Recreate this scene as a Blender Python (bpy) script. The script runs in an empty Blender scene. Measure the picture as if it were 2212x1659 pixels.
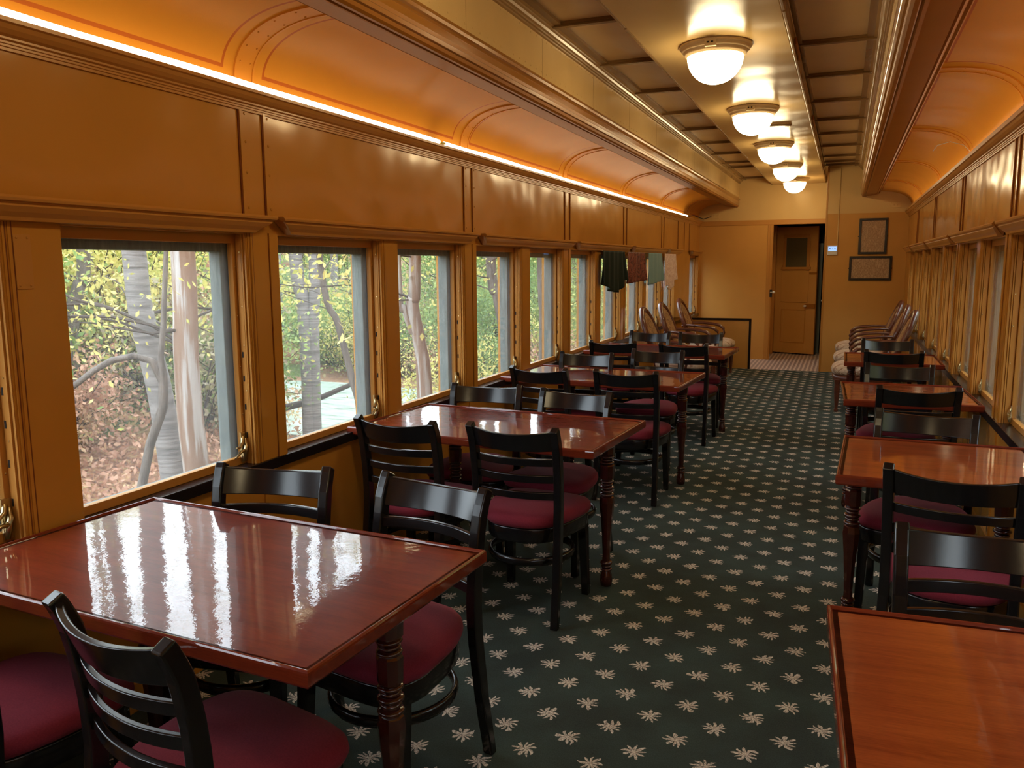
import bpy, math, random
import numpy as np
from mathutils import Vector, Matrix
PI = math.pi
random.seed(7)
sc = bpy.context.scene
COL = sc.collection

# ------------------------------------------------------------------ helpers
class MB:
    """collects geometry for ONE mesh"""
    def __init__(s): s.v = []; s.f = []; s.m = []; s.sm = []
    def add(s, vs, fs, mi=0, smooth=False):
        o = len(s.v); s.v += [tuple(v) for v in vs]
        for f in fs: s.f.append(tuple(i + o for i in f)); s.m.append(mi); s.sm.append(smooth)
        return s
    def box(s, x0, x1, y0, y1, z0, z1, mi=0):
        vs = [(x, y, z) for z in (z0, z1) for y in (y0, y1) for x in (x0, x1)]
        return s.add(vs, [(0,2,3,1),(4,5,7,6),(0,1,5,4),(1,3,7,5),(3,2,6,7),(2,0,4,6)], mi)
    def prism_y(s, prof, y0, y1, mi=0, smooth=False, caps=True, off0=None, off1=None):
        """profile (x,z) extruded along y; off0/off1 shift the ends per profile point"""
        n = len(prof); a = []; b = []
        for i, (x, z) in enumerate(prof):
            a.append((x, y0 + (off0[i] if off0 else 0), z)); b.append((x, y1 - (off1[i] if off1 else 0), z))
        fs = [(i, (i+1) % n, n + (i+1) % n, n + i) for i in range(n)]
        s.add(a + b, fs, mi, smooth)
        if caps: s.add(a, [tuple(range(n))[::-1]], mi); s.add(b, [tuple(range(n))], mi)
        return s
    def prism_z(s, prof, z0, z1, mi=0, smooth=False):
        n = len(prof)
        a = [(x, y, z0) for x, y in prof]; b = [(x, y, z1) for x, y in prof]
        s.add(a + b, [(i, (i+1) % n, n + (i+1) % n, n + i) for i in range(n)], mi, smooth)
        s.add(a, [tuple(range(n))[::-1]], mi); s.add(b, [tuple(range(n))], mi)
        return s
    def sheet_y(s, prof, ys, mi=0, smooth=True):
        n = len(prof); vs = [(x, y, z) for y in ys for x, z in prof]
        fs = [(j*n+i, j*n+i+1, (j+1)*n+i+1, (j+1)*n+i) for j in range(len(ys)-1) for i in range(n-1)]
        return s.add(vs, fs, mi, smooth)
    def tube(s, pts, rad, n=10, mi=0, flat=(1, 1), up=(0, 0, 1), closed=False):
        pts = [Vector(p) for p in pts]; N = len(pts); rings = []
        if not hasattr(rad, '__len__'): rad = [rad] * N
        ref = Vector(up)
        for i, p in enumerate(pts):
            if closed: t = pts[(i+1) % N] - pts[i-1]
            else: t = pts[min(i+1, N-1)] - pts[max(i-1, 0)]
            t.normalize()
            u = ref - t * ref.dot(t)
            if u.length < 1e-3: u = Vector((1, 0, 0)) - t * t.x
            u.normalize(); w = t.cross(u)
            rings.append([p + (u * math.cos(a) * flat[0] + w * math.sin(a) * flat[1]) * rad[i] for a in [2*PI*k/n + PI/n for k in range(n)]])
        vs = [v for r in rings for v in r]; M = N if closed else N - 1
        fs = [(i*n+k, i*n+(k+1) % n, ((i+1) % N)*n+(k+1) % n, ((i+1) % N)*n+k) for i in range(M) for k in range(n)]
        s.add(vs, fs, mi, n > 5)
        if not closed:
            s.add(rings[0], [tuple(range(n))[::-1]], mi); s.add(rings[-1], [tuple(range(n))], mi)
        return s
    def lathe(s, prof, n=24, c=(0, 0, 0), mi=0, rot=0, smooth=True, sx=1, sy=1):
        vs = [(c[0] + r*math.cos(2*PI*k/n+rot)*sx, c[1] + r*math.sin(2*PI*k/n+rot)*sy, c[2] + z) for r, z in prof for k in range(n)]
        N = len(prof)
        fs = [(i*n+k, i*n+(k+1) % n, (i+1)*n+(k+1) % n, (i+1)*n+k) for i in range(N-1) for k in range(n)]
        s.add(vs, fs, mi, smooth)
        if prof[0][0] > 1e-4: s.add(vs[:n], [tuple(range(n))[::-1]], mi)
        if prof[-1][0] > 1e-4: s.add(vs[-n:], [tuple(range(n))], mi)
        return s
    def xf(s, M):
        s.v = [tuple(M @ Vector(v)) for v in s.v]; return s
    def build(s, name, mats, parent=None, bevel=0, seg=2, loc=None):
        me = bpy.data.meshes.new(name)
        me.from_pydata(s.v, [], s.f)
        if not isinstance(mats, (list, tuple)): mats = [mats]
        for m in mats: me.materials.append(m)
        me.polygons.foreach_set('material_index', s.m)
        me.polygons.foreach_set('use_smooth', s.sm)
        me.validate(); me.update()
        o = bpy.data.objects.new(name, me); COL.objects.link(o)
        if parent: o.parent = parent
        if loc: o.location = loc
        if bevel:
            b = o.modifiers.new('bevel', 'BEVEL'); b.width = bevel; b.segments = seg; b.limit_method = 'ANGLE'; b.angle_limit = math.radians(40)
        return o

def empty(name, loc=(0, 0, 0), rz=0, label=None, cat=None, group=None, kind=None):
    o = bpy.data.objects.new(name, None); COL.objects.link(o)
    o.location = loc; o.rotation_euler = (0, 0, rz); o.empty_display_size = .1
    return tag(o, label, cat, group, kind)
def tag(o, label=None, cat=None, group=None, kind=None):
    if label: o['label'] = label
    if cat: o['category'] = cat
    if group: o['group'] = group
    if kind: o['kind'] = kind
    return o
def copy_tree(o, parent=None):
    c = o.copy(); COL.objects.link(c); c.parent = parent
    for ch in [k for k in bpy.data.objects if k.parent == o]: copy_tree(ch, c)
    return c
kids = {}
def copy_thing(o):
    """copy a thing, its parts and sub-parts (children looked up once)"""
    def rec(x, p):
        c = x.copy(); COL.objects.link(c); c.parent = p
        if x.name not in kids: kids[x.name] = [k for k in bpy.data.objects if k.parent == x]
        for ch in kids[x.name]: rec(ch, c)
        return c
    return rec(o, None)

# ------------------------------------------------------------------ materials
def mat(name, col=(.5, .5, .5), rough=.5, metal=0, coat=0, coat_r=.05, spec=.5, emis=None, es=0, sheen=0):
    m = bpy.data.materials.new(name); m.use_nodes = True
    b = m.node_tree.nodes['Principled BSDF']
    b.inputs['Base Color'].default_value = (*col, 1); b.inputs['Roughness'].default_value = rough
    b.inputs['Metallic'].default_value = metal; b.inputs['Coat Weight'].default_value = coat
    b.inputs['Coat Roughness'].default_value = coat_r; b.inputs['Specular IOR Level'].default_value = spec
    b.inputs['Sheen Weight'].default_value = sheen
    if emis: b.inputs['Emission Color'].default_value = (*emis, 1); b.inputs['Emission Strength'].default_value = es
    return m
def N(m, t, **kw):
    n = m.node_tree.nodes.new(t)
    for k, v in kw.items():
        if k in n.inputs: n.inputs[k].default_value = v
        else: setattr(n, k, v)
    return n
def L(m, a, b): m.node_tree.links.new(a, b)
def coords(m, scale=(1, 1, 1), kind='Object', rot=(0, 0, 0)):
    tc = N(m, 'ShaderNodeTexCoord'); mp = N(m, 'ShaderNodeMapping')
    mp.inputs['Scale'].default_value = scale; mp.inputs['Rotation'].default_value = rot
    L(m, tc.outputs[kind], mp.inputs['Vector']); return mp.outputs['Vector']
def noise(m, vec, scale=5, detail=3, rough=.5, dist=0):
    n = N(m, 'ShaderNodeTexNoise'); n.inputs['Scale'].default_value = scale; n.inputs['Detail'].default_value = detail
    n.inputs['Roughness'].default_value = rough; n.inputs['Distortion'].default_value = dist
    if vec is not None: L(m, vec, n.inputs['Vector'])
    return n.outputs['Fac']
def ramp(m, fac, stops):
    r = N(m, 'ShaderNodeValToRGB'); e = r.color_ramp.elements
    while len(e) > 1: e.remove(e[-1])
    e[0].position = stops[0][0]; e[0].color = (*stops[0][1], 1)
    for p, c in stops[1:]:
        x = e.new(p); x.color = (*c, 1)
    L(m, fac, r.inputs['Fac']); return r.outputs['Color']
def base(m, colout): L(m, colout, m.node_tree.nodes['Principled BSDF'].inputs['Base Color'])
def bump(m, hs, sock='Normal'):
    """hs: list of (height output, strength, distance)"""
    prev = None
    for h, st, d in hs:
        b = N(m, 'ShaderNodeBump'); b.inputs['Strength'].default_value = st; b.inputs['Distance'].default_value = d
        L(m, h, b.inputs['Height'])
        if prev: L(m, prev, b.inputs['Normal'])
        prev = b.outputs['Normal']
    p = m.node_tree.nodes['Principled BSDF']; L(m, prev, p.inputs['Normal'])
    if p.inputs['Coat Weight'].default_value > 0: L(m, prev, p.inputs['Coat Normal'])
def mth(m, op, a, b=None, c=None):
    n = N(m, 'ShaderNodeMath', operation=op)
    for i, v in enumerate((a, b, c)):
        if v is None: continue
        if isinstance(v, (int, float)): n.inputs[i].default_value = v
        else: L(m, v, n.inputs[i])
    return n.outputs[0]
def mixc(m, fac, c1, c2):
    n = N(m, 'ShaderNodeMix', data_type='RGBA')
    if isinstance(fac, (int, float)): n.inputs['Factor'].default_value = fac
    else: L(m, fac, n.inputs['Factor'])
    for k, c in ((6, c1), (7, c2)):
        if isinstance(c, tuple): n.inputs[k].default_value = (*c, 1)
        else: L(m, c, n.inputs[k])
    return n.outputs[2]

def paint(name, col, rough=.22, wav=.35, dirt=.10, ws=2.6, spec=.35):
    m = mat(name, col, rough, spec=spec); m.node_tree.nodes['Principled BSDF'].inputs['Specular Tint'].default_value = (1, .80, .52, 1)
    v = coords(m)
    c2 = tuple(x * (1 - dirt) for x in col)
    base(m, mixc(m, noise(m, v, 3.5, 4), c2, tuple(min(1, x * (1 + dirt * .6)) for x in col)))
    bump(m, [(noise(m, v, ws, 1), wav, .03), (noise(m, v, 90, 2), .06, .002)])
    return m
M_OCH = paint('ochre gloss paint', (.50, .222, .036), .17, .5)
M_COVER = paint('cove rib paint', (.58, .24, .03), .34, .1, spec=.06)
M_OCHF = paint('ochre satin paint', (.60, .30, .072), .42, .1)
M_DK = paint('brown groove and shadow gap', (.17, .045, .012), .4, .05)
M_TRIM = paint('ochre trim paint', (.50, .225, .050), .26, .1)
M_TRIMD = paint('brown trim paint', (.33, .125, .018), .3, .1, spec=.02)
M_FASC = paint('gloss ochre fascia paint', (.36, .150, .026), .17, .1, spec=.5)
M_CREAM = paint('cream gloss ceiling paint', (.66, .44, .175), .22, .35, .08, spec=.18)
M_CREAMD = paint('tan ceiling moulding paint', (.34, .20, .075), .24, .2, spec=.5)
M_BATT = paint('brown ceiling batten paint', (.20, .105, .036), .26, .2, spec=.45)
M_PANEL = paint('tan ceiling panel paint', (.68, .48, .24), .3, .3)
M_BLACKW = paint('black painted ledge', (.012, .010, .012), .22, .1)
M_STORM = mat('weathered grey green wood', (.10, .14, .12), .7)
v = coords(M_STORM, (1, 1, .12)); base(M_STORM, ramp(M_STORM, noise(M_STORM, v, 45, 5, .7), [(.3, (.085, .10, .095)), (.55, (.15, .175, .165)), (.8, (.26, .28, .27))]))
M_STORMR = mat('weathered brown wood', (.22, .17, .10), .6)
v = coords(M_STORMR, (1, 1, .12)); base(M_STORMR, ramp(M_STORMR, noise(M_STORMR, v, 45, 5, .7), [(.3, (.13, .09, .05)), (.55, (.26, .19, .11)), (.8, (.38, .30, .18))]))
M_BLK = mat('satin black chair lacquer', (.008, .0075, .009), .19, spec=.55)
v = coords(M_BLK, (1, 1, 1)); bump(M_BLK, [(noise(M_BLK, v, 60, 2), .05, .002)])
M_SEAT = mat('burgundy seat fabric', (.17, .016, .036), .85, sheen=.05, spec=.2)
v = coords(M_SEAT)
base(M_SEAT, mixc(M_SEAT, noise(M_SEAT, v, 260, 2), (.135, .010, .024), (.25, .026, .048)))
bump(M_SEAT, [(noise(M_SEAT, v, 700, 2), .5, .001)])
# mahogany table laminate under glossy varnish
def wood(name, a, b, rough=.3, coat=1., grain=(1, 9, 9), cr=.03, wob=.12):
    m = mat(name, a, rough, coat=coat, coat_r=cr)
    m.node_tree.nodes['Principled BSDF'].inputs['Coat IOR'].default_value = 1.6
    v = coords(m, grain)
    n1 = noise(m, v, 3, 6, .65, .6); n2 = noise(m, coords(m, (grain[0]*4, grain[1]*6, grain[2]*6)), 9, 4)
    f = mth(m, 'MULTIPLY_ADD', n2, .35, mth(m, 'MULTIPLY', n1, .65))
    base(m, ramp(m, f, [(.32, a), (.68, b)]))
    v3 = coords(m)
    bump(m, [(noise(m, v3, 5, 2), wob, .01), (noise(m, v3, 34, 3, .6), wob * .6, .003)])
    return m
M_TOP = wood('mahogany table top', (.105, .011, .005), (.24, .034, .013), .35)
M_TOP.node_tree.nodes['Principled BSDF'].inputs['Specular IOR Level'].default_value = .1
M_RIM = wood('mahogany table edge', (.13, .016, .007), (.24, .038, .015), wob=.04)
M_RIM.node_tree.nodes['Principled BSDF'].inputs['Specular IOR Level'].default_value = .1
M_LEG = wood('dark mahogany leg', (.026, .004, .003), (.065, .010, .006), .25, .8, (9, 9, 1), .08, .03)
M_ARM = wood('walnut armchair wood', (.06, .012, .005), (.16, .040, .017), .35, .4, (5, 5, 5), .12, .03)
M_BRASS = mat('aged brass', (.50, .40, .22), .28, 1)
M_SCREW = mat('brass screw head', (.75, .60, .32), .25, 1)
M_HOLE = mat('dark slot', (.012, .008, .006), .8)
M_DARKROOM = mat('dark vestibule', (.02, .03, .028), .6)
M_STEEL = mat('grey green door edge', (.16, .20, .19), .35)
M_PORC = mat('white porcelain', (.8, .78, .72), .15)
M_WHITE = mat('white plastic', (.72, .70, .66), .35)
M_SCREEN = mat('lit thermostat screen', (.2, .35, .8), .2, emis=(.30, .50, 1.0), es=.9)
M_SCRD = mat('dark screen mark', (.03, .05, .10), .4)
M_FRAME = mat('black picture frame', (.015, .010, .008), .25)
M_RING = paint('cream lamp ring paint', (.66, .48, .27), .3, .05)
M_DOME = mat('lit frosted glass dome', (1, 1, 1), .25, emis=(1, .80, .46), es=19)
M_LED = mat('lit led rope', (1, .9, .7), .4, emis=(1, .84, .58), es=6.5)
M_CORDY = mat('yellow connector', (.8, .75, .15), .5)
M_DOORGL = mat('dark brown door pane', (.12, .10, .05), .2)

M_GLASS = bpy.data.materials.new('window glass'); M_GLASS.use_nodes = True
nt = M_GLASS.node_tree; nt.nodes.clear()
out = nt.nodes.new('ShaderNodeOutputMaterial'); tr = nt.nodes.new('ShaderNodeBsdfTransparent'); gl = nt.nodes.new('ShaderNodeBsdfGlossy')
fr = nt.nodes.new('ShaderNodeFresnel'); mx = nt.nodes.new('ShaderNodeMixShader'); df = nt.nodes.new('ShaderNodeBsdfTranslucent'); mx2 = nt.nodes.new('ShaderNodeMixShader')
_g = nt.nodes.new('ShaderNodeNewGeometry'); _io = nt.nodes.new('ShaderNodeMix'); _io.inputs['A'].default_value = 1.26; _io.inputs['B'].default_value = 1 / 1.26
L(M_GLASS, _g.outputs['Backfacing'], _io.inputs['Factor']); L(M_GLASS, _io.outputs[0], fr.inputs['IOR']); gl.inputs['Roughness'].default_value = .02
tr.inputs['Color'].default_value = (.96, .98, .97, 1); df.inputs['Color'].default_value = (.8, .85, .85, 1)
mx2.inputs[0].default_value = .03
L(M_GLASS, tr.outputs[0], mx2.inputs[1]); L(M_GLASS, df.outputs[0], mx2.inputs[2])
L(M_GLASS, fr.outputs[0], mx.inputs[0]); L(M_GLASS, mx2.outputs[0], mx.inputs[1]); L(M_GLASS, gl.outputs[0], mx.inputs[2]); L(M_GLASS, mx.outputs[0], out.inputs[0])

# carpet: dark green pile with a staggered lattice of cream leaf rosettes
M_CARPET = mat('green floral carpet', (.02, .05, .04), .95)
m = M_CARPET
tc = N(m, 'ShaderNodeTexCoord'); sp = N(m, 'ShaderNodeSeparateXYZ'); L(m, tc.outputs['Object'], sp.inputs[0])
wob = noise(m, coords(m), 14, 2)
def motif(ox, oy):
    PX, PY = .2235, .2290
    def cell(o, off, P):
        f = mth(m, 'FRACT', mth(m, 'DIVIDE', mth(m, 'SUBTRACT', o, off - 50 * P), P))
        return mth(m, 'MULTIPLY', mth(m, 'SUBTRACT', f, .5), P)
    x = cell(sp.outputs['X'], ox + PX / 2, PX); y = cell(sp.outputs['Y'], oy + PY / 2, PY)
    r = mth(m, 'SQRT', mth(m, 'ADD', mth(m, 'MULTIPLY', x, x), mth(m, 'MULTIPLY', y, y)))
    a = mth(m, 'ARCTAN2', y, x)
    a = mth(m, 'ADD', a, mth(m, 'MULTIPLY', wob, 2.2))
    pet = mth(m, 'ABSOLUTE', mth(m, 'COSINE', mth(m, 'MULTIPLY', a, 4.5)))
    pet2 = mth(m, 'MULTIPLY_ADD', mth(m, 'COSINE', mth(m, 'MULTIPLY', a, 3)), .10, mth(m, 'MULTIPLY_ADD', mth(m, 'POWER', pet, 1.2), .80, .14))
    R = mth(m, 'MULTIPLY', pet2, .044)
    return mth(m, 'LESS_THAN', r, R)
mo = mth(m, 'MAXIMUM', motif(-1.006, 2.641), motif(-1.006 + .11175, 2.641 + .1145))
v = coords(m)
grain = noise(m, v, 230, 3, .7)
brk = mth(m, 'GREATER_THAN', noise(m, v, 120, 2), .40)
mo = mth(m, 'MULTIPLY', mo, mth(m, 'MULTIPLY_ADD', brk, .75, .25))
g = mixc(m, ramp(m, noise(m, v, 3.2, 4, .6), [(.38, (0, 0, 0)), (.66, (1, 1, 1))]), (.022, .036, .030), (.042, .078, .067))
g = mixc(m, ramp(m, grain, [(.3, (0, 0, 0)), (.7, (1, 1, 1))]), mixc(m, .5, g, (.008, .014, .012)), mixc(m, .15, g, (.14, .20, .18)))
cr = mixc(m, ramp(m, noise(m, v, 150, 2), [(.35, (0, 0, 0)), (.6, (1, 1, 1))]), (.46, .35, .28), (.88, .83, .74))
base(m, mixc(m, mo, g, cr))
bump(m, [(noise(m, v, 420, 3, .7), 1., .004), (noise(m, v, 60, 2), .5, .004)])

M_STRIPE = mat('striped vestibule floor', (.6, .55, .5), .35)
m = M_STRIPE; sp = N(m, 'ShaderNodeSeparateXYZ'); tc = N(m, 'ShaderNodeTexCoord'); L(m, tc.outputs['Object'], sp.inputs[0])
st = mth(m, 'GREATER_THAN', mth(m, 'FRACT', mth(m, 'MULTIPLY', mth(m, 'ADD', sp.outputs['X'], 20), 17)), .45)
base(m, mixc(m, st, (.68, .58, .52), (.34, .27, .25)))

# cove paint with a painted line border on every panel (UV: u metres along the car, v arc fraction)
def cove_mat(name, centres):
    m = mat(name, (.60, .30, .07), .27)
    uv = N(m, 'ShaderNodeUVMap'); sp = N(m, 'ShaderNodeSeparateXYZ'); L(m, uv.outputs[0], sp.inputs[0])
    u, v = sp.outputs['X'], sp.outputs['Y']
    # distance to nearest rib centre (period about 2.04 m)
    f = mth(m, 'MULTIPLY', mth(m, 'PINGPONG', mth(m, 'SUBTRACT', u, centres[0] - 2.04 * 8), 1.02), 1)
    d = f
    inx = mth(m, 'GREATER_THAN', d, .115); inx2 = mth(m, 'GREATER_THAN', d, .128)
    def band(lo, hi): return mth(m, 'MULTIPLY', mth(m, 'GREATER_THAN', v, lo), mth(m, 'LESS_THAN', v, hi))
    outer = mth(m, 'MULTIPLY', inx, band(.115, .895)); inner = mth(m, 'MULTIPLY', inx2, band(.138, .878))
    line = mth(m, 'SUBTRACT', outer, inner)
    m.node_tree.nodes['Principled BSDF'].inputs['Specular IOR Level'].default_value = .03; m.node_tree.nodes['Principled BSDF'].inputs['Specular Tint'].default_value = (1, .60, .25, 1)
    vv = coords(m)
    b1 = mixc(m, noise(m, vv, 3, 3), (.53, .225, .024), (.60, .270, .032))
    base(m, mixc(m, line, b1, (.40, .11, .02)))
    bump(m, [(noise(m, vv, 2.2, 1), .35, .03), (noise(m, coords(m, (1, 6, 6)), 30, 3), .10, .003)])
    return m
M_COVE = cove_mat('ochre cove paint with painted border line', [2.79])

# ------------------------------------------------------------------ dimensions
XL, XR, XC = -2.26, .771, -.745          # window post faces, car centre line
YB = -2.6                                 # wall behind the camera
YEL, YER = 13.95, 12.60                   # the two planes of the end wall
ZL, ZH, ZC = .74, 1.70, 2.91
OPEN = [(-2.35, -1.42), (-1.20, -.38), (-.20, .62), (.84, 1.66), (1.862, 2.715), (2.912, 3.767), (3.938, 4.760), (4.960, 5.772), (5.970, 6.762), (6.975, 7.768),
        (7.966, 8.745), (8.970, 9.800), (10.000, 10.85), (11.02, 11.80), (13.02, 13.82)]
OPENR = [(-2.35, -1.42), (-1.20, -.38), (-.20, .62), (.84, 1.66), (1.862, 2.715), (2.912, 3.767), (3.938, 4.780), (4.960, 5.790), (5.970, 6.790), (6.975, 7.790),
        (7.966, 8.790), (8.970, 9.810), (9.99, 10.83), (11.02, 11.84)]
BND = [-3.32, -1.28, .74, 2.79, 4.87, 6.92, 8.955, 10.975]

def mirror(mb, side):
    """everything is modelled for the left wall; the right wall is its mirror image about the centre line"""
    if side == 'right':
        mb.v = [(2 * XC - x, y, z) for x, y, z in mb.v]; mb.f = [f[::-1] for f in mb.f]
    return mb

def build_wall(side):
    op = OPEN if side == 'left' else OPENR
    yend = YEL if side == 'left' else YER
    w = MB()
    w.box(-2.45, -2.27, YB, yend + .1, -.05, ZL - .04)                        # wainscot
    w.box(-2.45, -2.27, YB, yend + .1, ZH, 2.262)                              # panelling above the windows
    w.box(-2.6, -2.302, YB, yend + .1, 2.262, 3.0)                              # behind the cove
    for k, y in enumerate(BND[1:]):                                            # wainscot battens
        w.box(-2.27, -2.262, y - .03, y + .03, 0, ZL - .05)
    w.box(-2.27, -2.258, YB, yend, 0, .10)
    # posts between openings
    ed = [YB] + [e for o in op for e in o] + [yend + .1]
    for i in range(0, len(ed), 2):
        y0, y1 = ed[i], ed[i + 1]
        w.box(-2.45, XL, y0, y1, ZL - .02, ZH + .02)
        if i and y1 - y0 < .5:
            for t, ww in ((.006, .007), (.024, .010)):                            # beads and grooves at the edge past each opening
                w.box(XL, XL + .004, y0 + t, y0 + t + ww, ZL, ZH)
                w.box(XL, XL + .0015, y0 + t + ww, y0 + t + ww + .006, ZL, ZH, 1)
            if any(abs((y0 + y1) / 2 - b) < .12 for b in BND):                  # joint on the wider module posts
                ys = y0 + (y1 - y0) * .70
                w.box(XL, XL + .0015, ys, ys + .004, ZL, ZH, 1)
                w.box(XL, XL + .005, ys + .004, y1, ZL, ZH)
    # double beads on the panelling at every module joint
    pairs = [(2.722, 2.865), (4.807, 4.934), (6.843, 6.985), (8.883, 9.025), (10.90, 11.045), (.66, .80), (-1.36, -1.22)]
    if side == 'left': pairs += [(12.55, 12.98), (12.05, 12.06)]
    for p in pairs:
        for y in p:
            w.box(-2.27, -2.2645, y - .010, y - .004, 1.76, 2.2, 1)  # dark strip painted in as the shadow gap beside the bead
            w.box(-2.27, -2.261, y - .004, y + .008, 1.76, 2.2)
        ya, yb2 = p
        w.box(-2.27, -2.2665, yb2 + .012, yb2 + .045, 1.76, 2.2)
        w.box(-2.27, -2.2665, ya + .012, ya + .05, 1.76, 2.2)
    return w
for side in ('left', 'right'):
    o = mirror(build_wall(side), side).build('wall_' + side, [M_OCH, M_DK]); tag(o, kind='structure')

# screws and riveted detail on the panelling, part of the wall
for side in ('left', 'right'):
    r = MB()
    for (ya, yb2) in [(2.722, 2.865), (4.807, 4.934), (6.843, 6.985), (8.883, 9.025)]:
        for z in (1.80, 1.94, 2.06, 2.17):
            for y in (ya + .03, yb2 + .028): r.lathe([(.0001, .003), (.004, .0028), (.007, 0)], 8, (0, 0, 0)).v[-24:]
    # rivet positions placed by matrix
    r = MB()
    def rivet(r, p, nrm, rad=.006):
        q = Vector((0, 0, 1)).rotation_difference(Vector(nrm)).to_matrix().to_4x4()
        t = MB().lathe([(rad, 0), (rad * .8, rad * .4), (rad * .3, rad * .6)], 8).xf(Matrix.Translation(p) @ q)
        r.add(t.v, t.f, 0, True)
    for (ya, yb2) in [(2.722, 2.865), (4.807, 4.934), (6.843, 6.985), (8.883, 9.025)]:
        for z in (1.80, 1.94, 2.06, 2.17):
            for y in (ya + .03, yb2 + .028): rivet(r, (-2.2665, y, z), (1, 0, 0))
    mirror(r, side).build('rivet_row', M_OCH, bpy.data.objects['wall_' + side])
p = MB().box(XL, XL + .003, 1.70, 1.755, 1.50, 1.66)
for y, z in ((1.71, 1.65), (1.745, 1.65), (1.71, 1.51), (1.745, 1.51)): rivet(p, (XL + .003, y, z), (1, 0, 0), .004)
p.build('cover_plate', M_TRIM, bpy.data.objects['wall_left'])

# ------------------------------------------------------------------ windows
def window_parts(side, y0, y1, num, latch):
    e = empty('window_%d' % num, (0, 0, 0), kind='structure')
    ms = M_STORM if side == 'left' else M_STORMR
    s = MB()                                                                   # inner sash
    xs0, xs1 = -2.338, -2.312
    s.box(xs0, xs1, y0, y1, ZL, ZL + .032); s.box(xs0, xs1, y0, y1, 1.655, ZH + .01)
    s.box(xs0, xs1, y0, y0 + .03, ZL + .03, 1.66); s.box(xs0, xs1, y1 - .024, y1, ZL + .03, 1.66)
    mirror(s, side).build('sash', M_TRIM, e, .002)
    g = MB().box(-2.327, -2.323, y0 + .028, y1 - .022, ZL + .03, 1.66)
    mirror(g, side).build('pane', M_GLASS, e)
    s = MB()
    xo0, xo1 = -2.415, -2.352
    s.box(xo0, xo1, y0 - .01, y0 + .05, ZL - .02, 1.70); s.box(xo0, xo1, y1 - .045, y1 + .01, ZL - .02, 1.70)
    s.box(xo0, xo1, y0 + .05, y1 - .045, 1.622, 1.70); s.box(xo0, xo1, y0 + .05, y1 - .045, ZL - .03, ZL + .01)
    s.box(xo0 + .02, xo1 + .006, y1 - .060, y1 - .045, ZL + .01, 1.622)
    mirror(s, side).build('storm_sash', ms, e, .003)
    s = MB()                                                                   # slotted track on the far jamb, as seen from the doorway side
    s.box(-2.308, -2.284, y1 - .007, y1, ZL, ZH); s.box(-2.280, -2.274, y1 - .010, y1, ZL, ZH); s.box(-2.271, -2.262, y1 - .004, y1, ZL, ZH)
    for z in ((1.20, 1.10, .98, .86) if side == 'left' else ()): s.box(-2.304, -2.296, y1 - .0078, y1 - .006, z - .012, z + .012, 1)
    for z in (1.62, 1.40, 1.24, 1.05): s.box(-2.292, -2.288, y1 - .0085, y1 - .006, z - .003, z + .003, 2)
    s.box(-2.308, -2.284, y0, y0 + .007, ZL, ZH); s.box(-2.280, -2.274, y0, y0 + .010, ZL, ZH)
    s.box(-2.308, -2.262, y0, y1, ZH - .008, ZH)
    mirror(s, side).build('jamb_track', [M_TRIM, M_HOLE, M_SCREW], e)
    s = MB()                                                                   # screw heads on the sash stile
    for z in (.95, 1.15, 1.36, 1.56): rivet(s, (xs1, y1 - .012, z), (1, 0, 0), .0035)
    mirror(s, side).build('screw', M_SCREW, e)
    if latch:
        s = MB(); y = y1 - .03; x = xs1 + .004
        s.box(x - .004, x + .004, y - .012, y + .02, ZL + .012, ZL + .15)
        s.tube([(x, y, ZL + .13), (x + .010, y - .012, ZL + .105), (x + .022, y - .045, ZL + .088), (x + .030, y - .075, ZL + .092)], [.009, .009, .007, .004], 8)
        s.tube([(x, y + .004, ZL + .04), (x + .012, y - .006, ZL + .065), (x + .020, y - .035, ZL + .066), (x + .030, y - .085, ZL + .045)], [.013, .012, .008, .004], 8)
        s.tube([(x + .004, y, ZL + .015), (x + .012, y, ZL + .05), (x + .014, y + .008, ZL + .085), (x + .004, y + .012, ZL + .12)], [.010, .014, .012, .006], 8)
        k_ = .9 if side == 'left' else .62; s.v = [(x + (a - x) * k_, y1 - .03 + (b_ - y1 + .03) * k_, ZL + .01 + (c_ - ZL - .01) * k_) for a, b_, c_ in s.v]
        mirror(s, side).build('latch', M_BRASS, e)
    return e
n = 1
for y0, y1 in OPEN: window_parts('left', y0, y1, n, True); n += 1
for y0, y1 in OPENR: window_parts('right', y0, y1, n, True); n += 1

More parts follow.
